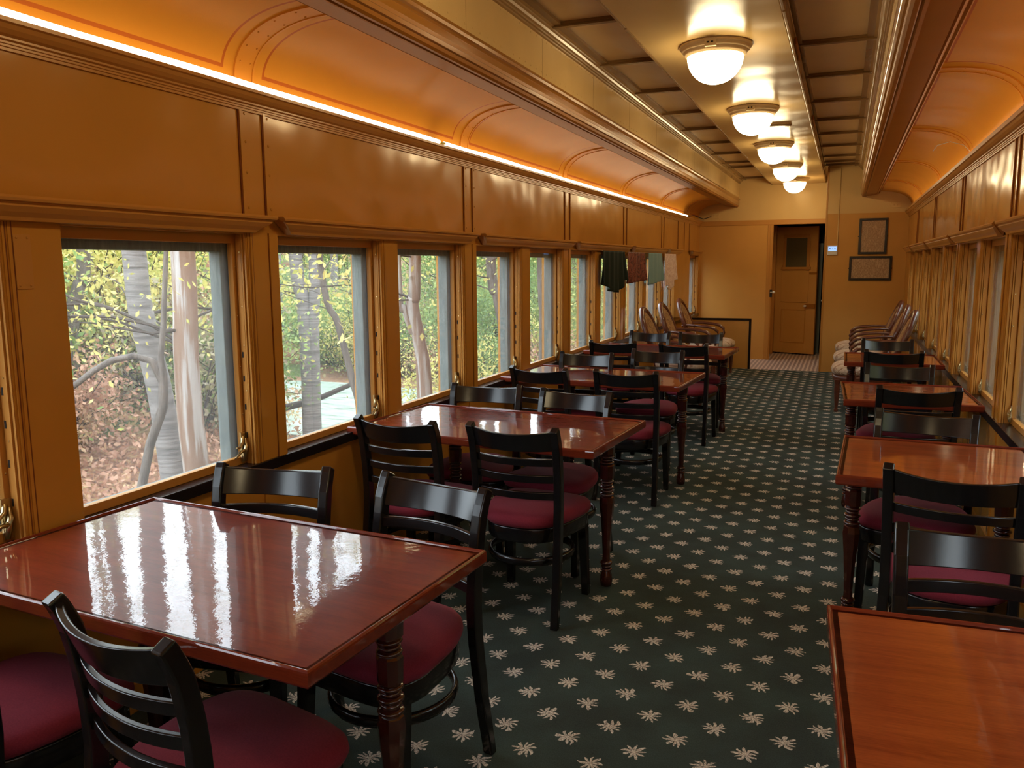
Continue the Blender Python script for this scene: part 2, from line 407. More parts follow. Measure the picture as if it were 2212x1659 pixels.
# ------------------------------------------------------------------ trims: ledges, hoods, cornices, bulkheads
tn = [0]
def trim(mb, side, mats, bevel=0, parent=None):
    tn[0] += 1
    o = mirror(mb, side).build('trim_%d' % tn[0], mats, parent, bevel); tag(o, kind='structure'); return o
for side in ('left', 'right'):
    yend = YEL if side == 'left' else YER
    trim(MB().box(-2.44, -2.248, YB, yend, ZL - .045, ZL), side, M_BLACKW, .003)
    # window hoods, one over each pair of windows, with bevelled ends
    segs = [(-1.20, .66), (.84, 2.842), (2.88, 4.897), (4.978, 6.978), (7.075, 9.03), (9.17, 11.05)]
    segs += [(11.20, 12.15), (12.96, 13.90)] if side == 'left' else [(11.20, 12.38)]
    prof = [(-2.262, 1.768), (-2.196, 1.768), (-2.190, 1.760), (-2.192, 1.752), (-2.206, 1.749), (-2.206, 1.745), (-2.202, 1.738), (-2.214, 1.722), (-2.228, 1.708), (-2.232, 1.698), (-2.262, 1.696)]
    offs = [0, 0, .002, .008, .012, .02, .03, .065, .085, .098, .10]
    for a, b in segs:
        trim(MB().prism_y(prof, a, b, off0=offs, off1=offs), side, M_TRIM)
    # cornice that carries the lights
    prof = [(-2.272, 2.180), (-2.262, 2.180), (-2.262, 2.188), (-2.258, 2.190), (-2.258, 2.196), (-2.254, 2.198), (-2.254, 2.204), (-2.246, 2.208), (-2.246, 2.214), (-2.236, 2.220),
            (-2.226, 2.232), (-2.220, 2.244), (-2.212, 2.248), (-2.212, 2.260), (-2.272, 2.260)]
    if side == 'right': prof = prof[:-1] + [(-2.212, 2.273), (-2.220, 2.275), (-2.224, 2.262), (-2.272, 2.260)]
    trim(MB().prism_y(prof, YB, yend), side, M_TRIM)
    # bulkhead between the cove and the raised centre of the ceiling
    prof = [(-1.885, 2.60), (-1.885, 2.515), (-1.878, 2.508), (-1.866, 2.512), (-1.860, 2.502), (-1.848, 2.494), (-1.838, 2.498), (-1.834, 2.488), (-1.724, 2.482), (-1.722, 2.474), (-1.706, 2.470), (-1.698, 2.476),
            (-1.690, 2.470), (-1.672, 2.468), (-1.660, 2.476), (-1.656, 2.490), (-1.646, 2.494), (-1.642, 2.510), (-1.648, 2.516), (-1.644, 2.53), (-1.644, 2.560), (-1.650, 2.566), (-1.644, 2.574), (-1.636, 2.580),
            (-1.634, 2.594), (-1.642, 2.600), (-1.650, 2.618), (-1.70, 2.62)]
    k_ = 16; trim(MB().prism_y(prof[:k_] + [(-1.70, 2.60)], YB, yend), side, M_TRIMD); trim(MB().prism_y(prof[k_ - 1:] + [(-1.70, 2.50)], YB, yend), side, M_FASC)
    # moulding where the clerestory side meets the panelled ceiling
    prof = [(-1.655, 2.835), (-1.640, 2.838), (-1.640, 2.848), (-1.630, 2.850), (-1.630, 2.860), (-1.618, 2.864), (-1.612, 2.876), (-1.602, 2.880), (-1.602, 2.890), (-1.585, 2.894), (-1.570, 2.900), (-1.570, 2.914), (-1.655, 2.914)]
    trim(MB().prism_y(prof, YB, yend), side, M_CREAMD)

# picture of the led rope: one each side, lying on the cornice
def led(name, side, x, z, y0, y1, label):
    pts = []; y = y0
    while y < y1:
        k = .003 * math.sin(y * 5.1) + .0025 * math.sin(y * 2.3 + 1)
        pts.append((x + k, y, z + abs(.003 * math.sin(y * 3.3)))); y += .08
    o = mirror(MB().tube(pts, .0115, 8), side).build(name, M_LED)
    tag(o, label, 'light rope', kind=None); return o
led('rope_light', 'left', -2.2285, 2.2725, -2.4, 4.41, 'glowing white rope light lying along the left cornice, nearer length')
led('rope_light', 'left', -2.2285, 2.2725, 4.47, 12.62, 'glowing white rope light along the left cornice, farther length beyond the yellow connector')
led('rope_light', 'right', -2.252, 2.2735, -2.4, 12.25, 'rope light hidden behind the lip of the right cornice, glowing onto the curved ceiling')
o = MB().tube([(-2.2285, 4.405, 2.273), (-2.228, 4.44, 2.272), (-2.2285, 4.475, 2.273)], .007, 8).build('rope_connector', M_CORDY)
tag(o, 'small yellow connector joining the two lengths of glowing rope on the left cornice', 'connector')
o = MB().tube([(.735, 6.35, 2.292), (.70, 6.40, 2.34), (.62, 6.42, 2.37), (.55, 6.50, 2.36), (.53, 6.56, 2.33)], .0022, 6)
o = o.build('loose_wire', M_WHITE); tag(o, 'thin pale wire curling out over the right cornice', 'wire')

# ------------------------------------------------------------------ ceiling
ceil = empty('ceiling', kind='structure')
for side in ('left', 'right'):
    yend = YEL if side == 'left' else YER
    prof = []; cx, cz, rx, rz = -1.87, 2.30, .425, .236
    prof.append((-2.290, 2.262))
    for i in range(25):
        a = i / 24 * PI / 2; e = 2 / 2.35
        prof.append((cx - rx * math.cos(a) ** e, cz + rz * math.sin(a) ** e))
    prof.append((-1.83, 2.536))
    ln = [0]
    for i in range(1, len(prof)): ln.append(ln[-1] + math.dist(prof[i], prof[i - 1]))
    ys = [YB + (yend + .02 - YB) * i / 60 for i in range(61)]
    mb = MB().sheet_y(prof, ys); mb = mirror(mb, side)
    o = mb.build('cove', M_COVE, ceil)
    uvl = o.data.uv_layers.new(name='UVMap'); np_ = len(prof)
    for lp in o.data.loops:
        i = lp.vertex_index; uvl.data[lp.index].uv = (ys[i // np_], ln[i % np_] / ln[-1])
    # ribs across the cove
    for yb_ in BND[1:] + ([12.78] if side == 'left' else []):
        if yb_ > yend - .1: continue
        r = MB()
        def arc(off, ya, yb2):
            pts = []
            for (x, z) in prof[1:-1]:
                dx, dz = x - cx, z - cz; l = math.hypot(dx, dz) or 1
                pts.append((x - dx / l * off, z - dz / l * off))
            n_ = len(pts)
            vs = [(x, ya, z) for x, z in pts] + [(x, yb2, z) for x, z in pts]
            r.add(vs, [(i, i + 1, n_ + i + 1, n_ + i) for i in range(n_ - 1)], 0, True)
            back = [(x, z) for x, z in prof[1:-1]]
            for yy in (ya, yb2):
                vs = [(x, yy, z) for x, z in pts] + [(x, yy, z) for x, z in back]
                r.add(vs, [(i, i + 1, n_ + i + 1, n_ + i) for i in range(n_ - 1)], 0, False)
        arc(.004, yb_ - .055, yb_ + .055); arc(.008, yb_ - .058, yb_ - .048); arc(.008, yb_ + .048, yb_ + .058)
        for i in (5, 9, 13, 17, 21):
            x, z = prof[i]; dx, dz = x - cx, z - cz; l = math.hypot(dx, dz)
            for sgn in (-1, 1): rivet(r, (x - dx / l * .004, yb_ + sgn * .030, z - dz / l * .004), (-dx / l, 0, -dz / l), .005)
        mirror(r, side).build('cove_rib', M_COVER, ceil)
    # clerestory side with rows of rivets
    c = MB().box(-1.72, -1.652, YB, yend, 2.60, 2.95)
    for yj in [3.55 + 1.02 * k for k in range(-5, 10)]:
        if yj < yend: c.box(-1.652, -1.6515, yj, yj + .003, 2.62, 2.84, 1)
    y = YB + .1
    mirror(c, side).build('clerestory_side', [M_CREAM, M_CREAMD], ceil)
    c = MB()
    while y < yend - .1:
        if y > 2: rivet(c, (-1.652, y, 2.645), (1, 0, 0), .005); rivet(c, (-1.652, y, 2.82), (1, 0, 0), .005)
        y += .085
    mirror(c, side).build('rivet_row', M_CREAM, ceil)
    # panelled strip either side of the centre duct
    c = MB().box(-1.70, -1.10, YB, YEL + .05, 2.912, 2.95)
    mirror(c, side).build('side_panel', M_PANEL, ceil)
    bt = [-1.4, -.4, .6, 1.6, 2.6, 3.60, 4.61, 5.59, 6.59, 7.59, 8.55, 9.58, 10.53, 11.51, 12.10, 13.64] if side == 'left' else [-1.4, -.4, .6, 1.6, 2.6, 3.6, 4.60, 5.58, 6.54, 7.55, 8.50, 9.41, 10.38, 11.37, 11.97, 12.37]
    for yb_ in bt:
        b = MB().box(-1.60, -1.13, yb_ - .030, yb_ + .030, 2.896, 2.914); b.box(-1.60, -1.13, yb_ - .018, yb_ + .018, 2.886, 2.898)
        mirror(b, side).build('batten', M_BATT, ceil)
    b = MB().box(-1.585, -1.545, YB, yend, 2.894, 2.914)
    b.box(-1.18, -1.13, YB, yend, 2.894, 2.914)
    mirror(b, side).build('edge_moulding', M_BATT, ceil)
d = MB().box(-1.14, -.35, YB, YEL, 2.80, 2.95)
d.build('centre_duct', M_CREAM, ceil, .006)
d = MB()
for y0, y1 in ((YB, 2.4), (2.42, 4.46), (4.48, 6.46), (6.48, 8.5), (8.52, 10.6), (10.62, 13.6)):
    d.box(-.351, -.335, y0, y1, 2.797, 2.86); d.box(-.351, -.328, y0, y1, 2.86, 2.875)
    d.box(-1.155, -1.139, y0, y1, 2.800, 2.83)
d.build('duct_edge_board', M_CREAMD, ceil, .003)
for y in (3.0, 5.2, 7.9):
    MB().box(-.334, -.322, y, y + .42, 2.81, 2.85).build('duct_bracket', M_TRIMD, ceil, .003)
o = MB().box(-2.7, 1.3, YB - .1, 15.7, 3.0, 3.05).build('ceiling', M_PANEL); tag(o, kind='structure')

# ------------------------------------------------------------------ end walls, doorway, floor
w = MB()
w.box(-2.45, -1.182, YEL, YEL + .08, -.05, 2.177)
w.box(-2.45, -.25, YEL, YEL + .08, 2.177, 2.248)
o = w.build('wall_end', M_OCHF); tag(o, kind='structure')
o = MB().box(-2.45, -.25, YEL, YEL + .08, 2.248, 3.0).box(-.83, -.53, YEL - .002, YEL, 2.44, 2.58).build('wall_end', M_CREAM); tag(o, kind='structure')
trim(MB().box(-2.27, -.285, YEL - .012, YEL, 2.177, 2.253), 'left', M_TRIM, .003)
w = MB().box(-.284, .95, YER, YER + .08, -.05, 2.247).box(-.284, -.20, YER + .08, 15.6, -.05, 2.247)
o = w.build('wall_end', M_OCHF); tag(o, kind='structure')
o = MB().box(-.284, .95, YER, YER + .08, 2.247, 3.0).box(-.284, -.20, YER + .08, 15.6, 2.247, 3.0).box(-.284, .78, YER - .004, YER, 2.247, 2.275).build('wall_end', M_CREAM); tag(o, kind='structure')
trim(MB().box(-.290, -.266, YER - .006, YER, 0, 2.9), 'left', M_TRIM, .002)
# half-height partition with black cap at the left
w = MB().box(-2.27, -1.285, YER, YER + .04, 0, .722).box(-2.27, -1.32, YER - .006, YER, .06, .68)
o = w.build('wall_partition', M_OCHF); tag(o, kind='structure')
trim(MB().box(-2.27, -1.258, YER - .012, YER + .052, .720, .752), 'left', M_BLACKW, .003)
trim(MB().box(-1.288, -1.256, YER - .012, YER + .052, 0, .74), 'left', M_BLACKW, .003)
# passage beyond
o = MB().box(-1.26, -1.182, YEL + .082, 15.6, -.05, 2.95).build('wall_passage', M_OCHF); tag(o, kind='structure')
w = MB()
w.box(-1.182, -1.095, YEL - .010, YEL + .03, 0, 2.177); w.box(-1.14, -1.11, YEL - .018, YEL - .008, 0, 2.177)
trim(w, 'left', M_TRIM, .003)
trim(MB().box(-1.18, -1.115, 14.85, 15.25, 0, 2.2), 'left', M_TRIM, .003)
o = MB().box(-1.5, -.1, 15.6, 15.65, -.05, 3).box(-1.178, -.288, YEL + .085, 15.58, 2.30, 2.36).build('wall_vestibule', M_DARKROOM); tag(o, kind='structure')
o = MB().box(-.44, -.37, 15.25, 15.5, 0, 1.9).build('grey_cabinet', M_STEEL); tag(o, 'grey green metal cabinet edge seen through the gap of the end door', 'cabinet')
# the door, hinged at its left edge and slightly open towards the aisle
dl = math.hypot(.675, .26); ang = math.atan2(-.26, .665)
door = empty('door_1', (-1.115, 15.05, 0), ang, kind='structure')
dw = dl; D = MB()
gx0, gx1, gz0, gz1 = .17, .545, 1.50, 1.99
D.box(0, gx0, 0, .04, .02, 2.175); D.box(gx1, dw, 0, .04, .02, 2.175); D.box(gx0, gx1, 0, .04, gz1, 2.175); D.box(gx0, gx1, 0, .04, .02, gz0)
D.build('door_leaf', M_OCHF, door, .003)
f = MB().box(.13, .60, -.018, 0, 2.0, 2.045).box(.13, gx0, -.018, 0, 1.44, 2.0).box(gx1, .60, -.018, 0, 1.44, 2.0).box(.10, .62, -.03, 0, 1.455, 1.50).box(.115, .135, -.03, 0, 1.45, 1.53).box(.575, .6, -.03, 0, 1.45, 1.53)
f.build('glazing_frame', M_TRIM, door, .003)
MB().box(gx0, gx1, .012, .02, gz0, gz1).build('door_pane', M_DOORGL, door)
MB().box(.11, .59, -.014, 0, .90, 1.43).build('middle_panel', M_OCHF, door, .004)
f = MB().box(.12, .56, -.006, 0, .20, .215).box(.12, .56, -.006, 0, .76, .775).box(.12, .135, -.006, 0, .2, .775).box(.545, .56, -.006, 0, .2, .775)
f.build('lower_panel_moulding', M_TRIM, door, .002)
f = MB().box(.54, dw, -.016, 0, .80, .875); f.build('lock_case', M_TRIMD, door, .004)
MB().lathe([(.0001, -.02), (.02, -.015), (.026, 0), (.02, .015), (.0001, .02)], 16).xf(Matrix.Translation((.565, -.05, .84))).build('door_knob', M_PORC, door)
MB().box(.60, dw, -.012, 0, 1.38, 1.41).build('latch_plate', M_TRIMD, door)
f = MB().box(-1.12, -1.08, YEL - .022, YEL - .010, 1.02, 1.14).build('strike_plate', M_HOLE); tag(f, 'dark metal lock plate on the left door casing', 'lock')
f = MB().lathe([(.0001, -.02), (.018, -.015), (.024, 0), (.018, .015), (.0001, .02)], 16).xf(Matrix.Translation((-1.055, YEL - .03, 1.10)))
f.tube([(-1.11, YEL - .022, 1.10), (-1.06, YEL - .03, 1.10)], .006, 8)
f = f.build('door_knob', M_PORC); tag(f, 'white porcelain knob beside the left door casing at the end of the car', 'knob')
f = MB().lathe([(.0001, -.02), (.018, -.015), (.024, 0), (.018, .015), (.0001, .02)], 16).xf(Matrix.Translation((-.315, YEL + .2, .96)))
f.tube([(-.28, YEL + .2, .96), (-.315, YEL + .2, .96)], .008, 8)
f = f.build('door_knob', M_PORC); tag(f, 'white porcelain knob at the right edge of the end doorway', 'knob')
o = MB().box(-2.45, .95, YB, YER + .0, -.06, 0).build('floor', M_CARPET); tag(o, kind='structure')
o = MB().box(-2.45, .95, YER, 15.65, -.06, -.001).build('floor', M_STRIPE); tag(o, kind='structure')
o = MB().box(-2.6, 1.1, YB - .08, YB, -.05, 3.0).build('wall_back', M_OCHF); tag(o, kind='structure')

# pictures, thermostat, outlets
def picture(x0, x1, z0, z1, name, label, paper, extra=None):
    e = empty(name, ((x0 + x1) / 2, YER, (z0 + z1) / 2), label=label, cat='picture')
    hw, hh = (x1 - x0) / 2, (z1 - z0) / 2; b = .032
    f = MB().box(-hw, hw, -.022, -.001, hh - b, hh).box(-hw, hw, -.022, -.001, -hh, -hh + b).box(-hw, -hw + b, -.022, -.001, -hh + b, hh - b).box(hw - b, hw, -.022, -.001, -hh + b, hh - b)
    f.box(-hw - .008, -hw, -.012, -.004, -.008, .008); f.box(hw, hw + .008, -.012, -.004, -.008, .008)
    f.build('frame', M_FRAME, e, .003)
    MB().box(-hw + b, hw - b, -.008, -.002, -hh + b, hh - b).build('printed_sheet', paper, e)
    return e
def paper_mat(name, cols, vert):
    m = mat(name, (.5, .4, .28), .12)
    v = coords(m, (cols, 1, 55) if vert else (cols, 1, 46))
    v2 = coords(m, (26, 1, 5))
    t = mth(m, 'MULTIPLY', mth(m, 'GREATER_THAN', noise(m, v, 3, 2), .47), mth(m, 'GREATER_THAN', noise(m, v2, 2.4, 1), .40))
    base(m, mixc(m, t, (.52, .37, .24), (.36, .23, .14)))
    return m
picture(.154, .520, 1.679, 2.174, 'framed_document', 'upright black-framed yellowed document, the higher of the two on the end wall', paper_mat('yellowed upright sheet', 20, True))
picture(.048, .597, 1.315, 1.653, 'framed_document', 'wide black-framed yellowed document hanging lowest on the end wall', paper_mat('yellowed wide sheet', 16, False))
t = empty('thermostat', (-.181, YER, 1.742), label='small white thermostat with a lit blue screen on the end wall beside the doorway', cat='thermostat')
MB().box(-.069, .069, -.026, 0, -.068, .068).build('housing', M_WHITE, t, .006)
scn = MB().box(-.055, .055, -.0275, -.026, -.012, .050).build('screen', M_SCREEN, t)
for a_, b_, c_, d_ in ((-.040, -.026, .012, .026), (.026, .040, .012, .026), (-.006, .006, .016, .022)): MB().box(a_, b_, -.0285, -.0275, c_, d_).build('screen_mark', M_SCRD, scn)
c = MB().tube([(-.120, YER - .010, 1.81), (-.120, YER - .010, 2.87), (-.28, YER - .010, 2.885)], .008, 8)
c = c.build('conduit', M_CREAM); tag(c, 'painted conduit running up the end wall from the thermostat to the ceiling', 'conduit')
def outlet(loc, label):
    e = empty('wall_outlet', loc, label=label, cat='outlet')
    cv = MB().box(-.062, .062, -.008, 0, -.038, .038).build('cover_plate', M_CREAM, e, .003)
    for dx in (-.028, .028):
        s = MB().box(dx - .013, dx + .013, -.0095, -.008, -.016, .016); s.box(dx - .008, dx - .005, -.0100, -.0095, -.008, .010, 1); s.box(dx + .005, dx + .008, -.0100, -.0095, -.008, .010, 1)
        s.build('socket', [M_CREAM, M_TRIMD], cv)
outlet((-2.02, YEL, 2.34), 'painted double outlet high on the end wall under the left curved ceiling')
outlet((.605, YER, 2.345), 'painted double outlet high on the end wall under the right curved ceiling')
o = MB().tube([(-2.225, 12.62, 2.27), (-2.20, 12.9, 2.30), (-2.14, 13.5, 2.27), (-2.09, 13.94, 2.33)], .006, 6).build('power_lead', M_HOLE); tag(o, 'short dark lead from the end of the left rope light to the outlet', 'cable')

# ------------------------------------------------------------------ ceiling lamps
def lamp():
    e = empty('dome_lamp')
    ring = [(.150, 0), (.225, 0), (.228, -.010), (.222, -.020), (.216, -.022), (.214, -.032), (.206, -.040), (.199, -.043), (.196, -.054), (.188, -.062), (.184, -.064), (.180, -.070), (.168, -.072), (.168, -.045)]
    MB().lathe(ring[::-1], 64).build('mounting_ring', M_RING, e)
    pr = []
    for i in range(17):
        a = i / 16 * PI / 2; pr.append((.176 * math.cos(a) ** .95, -.064 - .172 * math.sin(a)))
    pr[-1] = (.0005, pr[-1][1])
    MB().lathe(pr[::-1], 64).build('glass_dome', M_DOME, e)
    r = MB().box(-.034, .034, -.222, -.190, -.052, -.012); r.box(-.022, -.008, -.2235, -.222, -.034, -.024, 1); r.box(.004, .018, -.2235, -.222, -.034, -.024, 1)
    r.build('receptacle', [M_RING, M_HOLE], e, .002)
    return e
LY = [2.90, 5.00, 7.07, 9.16, 11.12, 13.02, .80, -1.3]
names = ['over the second left table', 'largest and nearest in view', 'second in the row down the car', 'third in the row in view', 'fourth in the row down the car', 'smallest and farthest, near the end door', 'overhead beside the first table', 'over the near end of the car']
l0 = lamp()
for i, y in enumerate(LY):
    o = l0 if i == 0 else copy_thing(l0)
    o.location = (-.75, y, 2.80); o.scale = (.90, .90, .90)
    tag(o, 'lit frosted dome lamp in a cream ring, ' + names[i], 'ceiling lamp', 'dome lamps along the ceiling duct')
o = MB().lathe([(.0001, -.012), (.115, -.012), (.122, -.006), (.122, 0)], 40).xf(Matrix.Translation((-.63, 8.0, 2.80))).build('ceiling_vent_cover', M_CREAMD)
tag(o, 'flat round tan cover disc on the ceiling duct between the second and third lamps', 'cover')

# ------------------------------------------------------------------ tables
M_TOP_GLOW = wood('orange brown top with warm glow', (.20, .030, .008), (.40, .090, .022), .35)  # orange wood tone, with some warm reflected glow put into the colour
M_TOP_GLOW.node_tree.nodes['Principled BSDF'].inputs['Specular IOR Level'].default_value = .1
def table_proto(Lx, Ly, inx, inw, side):
    e = empty('dining_table')
    h = .76; t = .032
    s = MB().box(-Lx/2 + .012, Lx/2 - .012, -Ly/2 + .012, Ly/2 - .012, h - t, h - .004)
    s.build('table_top', M_TOP if side == 1 else M_TOP_GLOW, e)
    # moulded edge with a raised bead
    prof = [(0, h - t - .004), (.020, h - t - .004), (.024, h - t + .002), (.024, h - .006), (.0232, h - .001), (.021, h + .0025), (.0185, h + .0035), (.016, h + .0025), (.0145, h - .001), (.0135, h - .004), (0, h - .004)]
    r = MB(); c = [(-1, -1), (1, -1), (1, 1), (-1, 1)]; n_ = len(prof)
    vs = [(sx * (Lx/2 - .024 + p), sy * (Ly/2 - .024 + p), z) for sx, sy in c for p, z in prof]
    r.add(vs, [(k*n_+i, k*n_+(i+1) % n_, ((k+1) % 4)*n_+(i+1) % n_, ((k+1) % 4)*n_+i) for k in range(4) for i in range(n_)], 0, False)
    r.build('edge_moulding', M_RIM, e)
    xa, xw = side * (Lx/2 - inx), -side * (Lx/2 - inw)
    MB().box(min(xa, xw) + .03, max(xa, xw) - .03, -.022, .022, h - .080, h - t).build('support_rail', M_LEG, e, .003)
    def oct_(z0, z1, r0, r1, mb): mb.lathe([(r0 * .86, z0), (r0, z0 + .006), (r1, z1 - .006), (r1 * .86, z1)], 8, rot=PI/8, smooth=False)
    def ringz(z, r, hh, mb): mb.lathe([(r * .72, z - hh), (r * .93, z - hh * .6), (r, z), (r * .93, z + hh * .6), (r * .72, z + hh)], 24)
    def leg():
        mb = MB()
        oct_(.655, h - t, .036, .038, mb)
        mb.lathe([(.022, .60), (.022, .66)], 16)
        for z, r_, hh in ((.648, .034, .007), (.633, .030, .006), (.619, .034, .008)): ringz(z, r_, hh, mb)
        oct_(.535, .612, .033, .035, mb)
        mb.lathe([(.021, .42), (.021, .54)], 16)
        for z, r_, hh in ((.527, .034, .007), (.512, .028, .007), (.497, .035, .008), (.480, .029, .008), (.463, .035, .008)): ringz(z, r_, hh, mb)
        mb.lathe([(.020, .125), (.0185, .16), (.021, .22), (.027, .32), (.034, .39), (.0365, .42), (.033, .448), (.024, .456)], 8, rot=PI/8, smooth=False)
        for z, r_, hh in ((.118, .030, .010), (.100, .026, .007), (.085, .029, .006)): ringz(z, r_, hh, mb)
        mb.lathe([(.022, 0), (.028, .006), (.031, .028), (.029, .055), (.022, .075), (.020, .085)], 24)
        return mb
    pm = leg().build('leg', M_LEG, e)
    o = pm.copy(); COL.objects.link(o); o.parent = e
    pm.location = (xa, 0, 0); o.location = (xw, 0, 0)
    return e
tl = table_proto(1.315, .775, .072, .40, 1)
TL = [(-1.584, 1.685, -3.5), (-1.600, 3.765, -4.0), (-1.605, 5.765, -3.6), (-1.585, 7.735, -2.5)]
ln_ = ['closest to the camera at the lower left', 'second along the left windows', 'third along the left windows', 'farthest along the left windows']
for i, (x, y, a) in enumerate(TL):
    o = tl if i == 0 else copy_thing(tl)
    o.location = (x, y, 0); o.rotation_euler = (0, 0, math.radians(a))
    tag(o, 'glossy red mahogany table with turned legs, ' + ln_[i], 'table', 'mahogany tables')
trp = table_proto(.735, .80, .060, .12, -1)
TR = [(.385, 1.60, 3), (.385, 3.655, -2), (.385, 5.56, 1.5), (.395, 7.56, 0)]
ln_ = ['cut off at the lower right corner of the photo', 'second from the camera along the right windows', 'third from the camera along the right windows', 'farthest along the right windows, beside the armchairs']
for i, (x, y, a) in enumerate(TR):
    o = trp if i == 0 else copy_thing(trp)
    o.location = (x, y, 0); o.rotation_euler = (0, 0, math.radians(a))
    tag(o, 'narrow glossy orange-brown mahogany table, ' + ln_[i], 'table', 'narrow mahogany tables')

# ------------------------------------------------------------------ ladder-back chairs
def post_y(z):
    P = [(-.232, 0), (-.196, .20), (-.172, .40), (-.165, .52), (-.168, .62), (-.180, .72), (-.196, .80), (-.214, .85), (-.232, .882)]
    for (ya, za), (yb2, zb) in zip(P, P[1:]):
        if z <= zb: t = (z - za) / (zb - za); return ya + (yb2 - ya) * t
    return P[-1][0]
def chair_proto():
    e = empty('dining_chair')
    for sx in (-1, 1):                                                          # rear legs run up into the back posts
        mb = MB(); zs = [0, .1, .2, .3, .4, .46, .52, .58, .64, .70, .75, .80, .83, .86, .878]
        vs = []
        for z in zs:
            y = post_y(z); th = .030 + .012 * min(1, z / .45) - (.0 if z < .8 else (z - .8) * .06)
            w_ = .0175; xo = sx * (.202 - .008 * min(1, z / .45) + .010 * max(0, z - .45))
            slope = (post_y(min(z + .02, .882)) - post_y(max(z - .02, 0))) / (min(z + .02, .882) - max(z - .02, 0))
            nz = -slope / math.hypot(1, slope); ny = 1 / math.hypot(1, slope)
            for a, b in ((-1, -1), (1, -1), (1, 1), (-1, 1)): vs.append((xo + a * w_, y + b * th / 2 * ny, z + b * th / 2 * nz if z > .001 else z))
        fs = [(i*4+k, i*4+(k+1) % 4, (i+1)*4+(k+1) % 4, (i+1)*4+k) for i in range(len(zs)-1) for k in range(4)]
        fs += [(3, 2, 1, 0), tuple((len(zs)-1)*4 + k for k in range(4))]
        mb.add(vs, fs, 0); mb.build('rear_leg', M_BLK, e, .005, 3)
    for sx in (-1, 1):
        mb = MB(); a, b = .0215, .0165
        vs = [(sx*.196 + i*b, .192 + j*b, 0) for i, j in ((-1,-1),(1,-1),(1,1),(-1,1))] + [(sx*.186 + i*a, .170 + j*a, .40) for i, j in ((-1,-1),(1,-1),(1,1),(-1,1))]
        mb.add(vs, [(3,2,1,0),(4,5,6,7),(0,1,5,4),(1,2,6,5),(2,3,7,6),(3,0,4,7)]); mb.build('front_leg', M_BLK, e, .003)
    def slat(z0, z1, bow, name, thk=.017):
        mb = MB(); n_ = 15; vs = []
        rows = 4
        for i in range(n_):
            t = i / (n_ - 1); x = -.188 + .376 * t; k = bow * (1 - (2*t-1)**2); dip = .015 * (1 - (2*t-1)**2) if thk > .018 else 0
            for (zz, oo) in ((z0, -thk/2), (z0, thk/2), (z1, thk/2), (z1, -thk/2)):
                vs.append((x, post_y(zz) - k + oo + .002, zz - (dip if zz == z1 else dip * .4)))
        fs = [(i*4+q, i*4+(q+1) % 4, (i+1)*4+(q+1) % 4, (i+1)*4+q) for i in range(n_-1) for q in range(4)]
        fs += [(3,2,1,0), tuple((n_-1)*4+q for q in range(4))]
        mb.add(vs, fs, 0, False); o = mb.build(name, M_BLK, e, .004, 2)
        for p_ in o.data.polygons: p_.use_smooth = True
        o.data.set_sharp_from_angle(angle=math.radians(35))
        o.modifiers['bevel'].harden_normals = True
        return o
    slat(.778, .868, .043, 'top_rail', .019)
    slat(.708, .742, .044, 'slat'); slat(.632, .667, .042, 'slat'); slat(.556, .590, .037, 'slat')
    # seat
    def outline(k, grow=0):
        a = 2 * PI * k / 48; c, s_ = math.cos(a), math.sin(a)
        y = .234 * (abs(s_) ** (.42 if s_ >= 0 else .85)) * (1 if s_ >= 0 else -1); wd = .234 - .050 * max(0, (.10 - y)) / .30
        x = wd * (abs(c) ** (.46 if s_ >= 0 else .62)) * (1 if c >= 0 else -1)
        return x, y + .012
    def ringv(sc_, z): return [(outline(k)[0] * sc_, (outline(k)[1] - .012) * sc_ + .012, z) for k in range(48)]
    rings = [(.93, .424), (.985, .430), (1.01, .444), (1.0, .460), (.955, .473), (.86, .482), (.70, .489), (.50, .493), (.25, .495)]
    mb = MB(); vs = [v for sc_, z in rings for v in ringv(sc_, z)] + [(0, .012, .4955)]
    fs = [(i*48+k, i*48+(k+1) % 48, (i+1)*48+(k+1) % 48, (i+1)*48+k) for i in range(len(rings)-1) for k in range(48)]
    fs += [(8*48+k, 8*48+(k+1) % 48, 9*48) for k in range(48)] + [tuple(range(48))[::-1]]
    mb.add(vs, fs, 0, True); mb.build('seat_cushion', M_SEAT, e)
    mb = MB(); rings = [(.90, .356), (.935, .358), (.95, .364), (.955, .418), (.945, .424)]
    vs = [v for sc_, z in rings for v in ringv(sc_, z)]
    fs = [(i*48+k, i*48+(k+1) % 48, (i+1)*48+(k+1) % 48, (i+1)*48+k) for i in range(4) for k in range(48)] + [tuple(range(48))[::-1], tuple(4*48 + k for k in range(48))]
    mb.add(vs, fs, 0, True); mb.build('seat_frame', M_BLK, e)
    pts = [(.190 * math.cos(2*PI*k/40), .192 * math.sin(2*PI*k/40) - .005, .268) for k in range(40)]
    mb = MB().tube(pts, .019, 8, flat=(1, .55), closed=True); mb.build('stretcher', M_BLK, e)
    return e
cp = chair_proto()
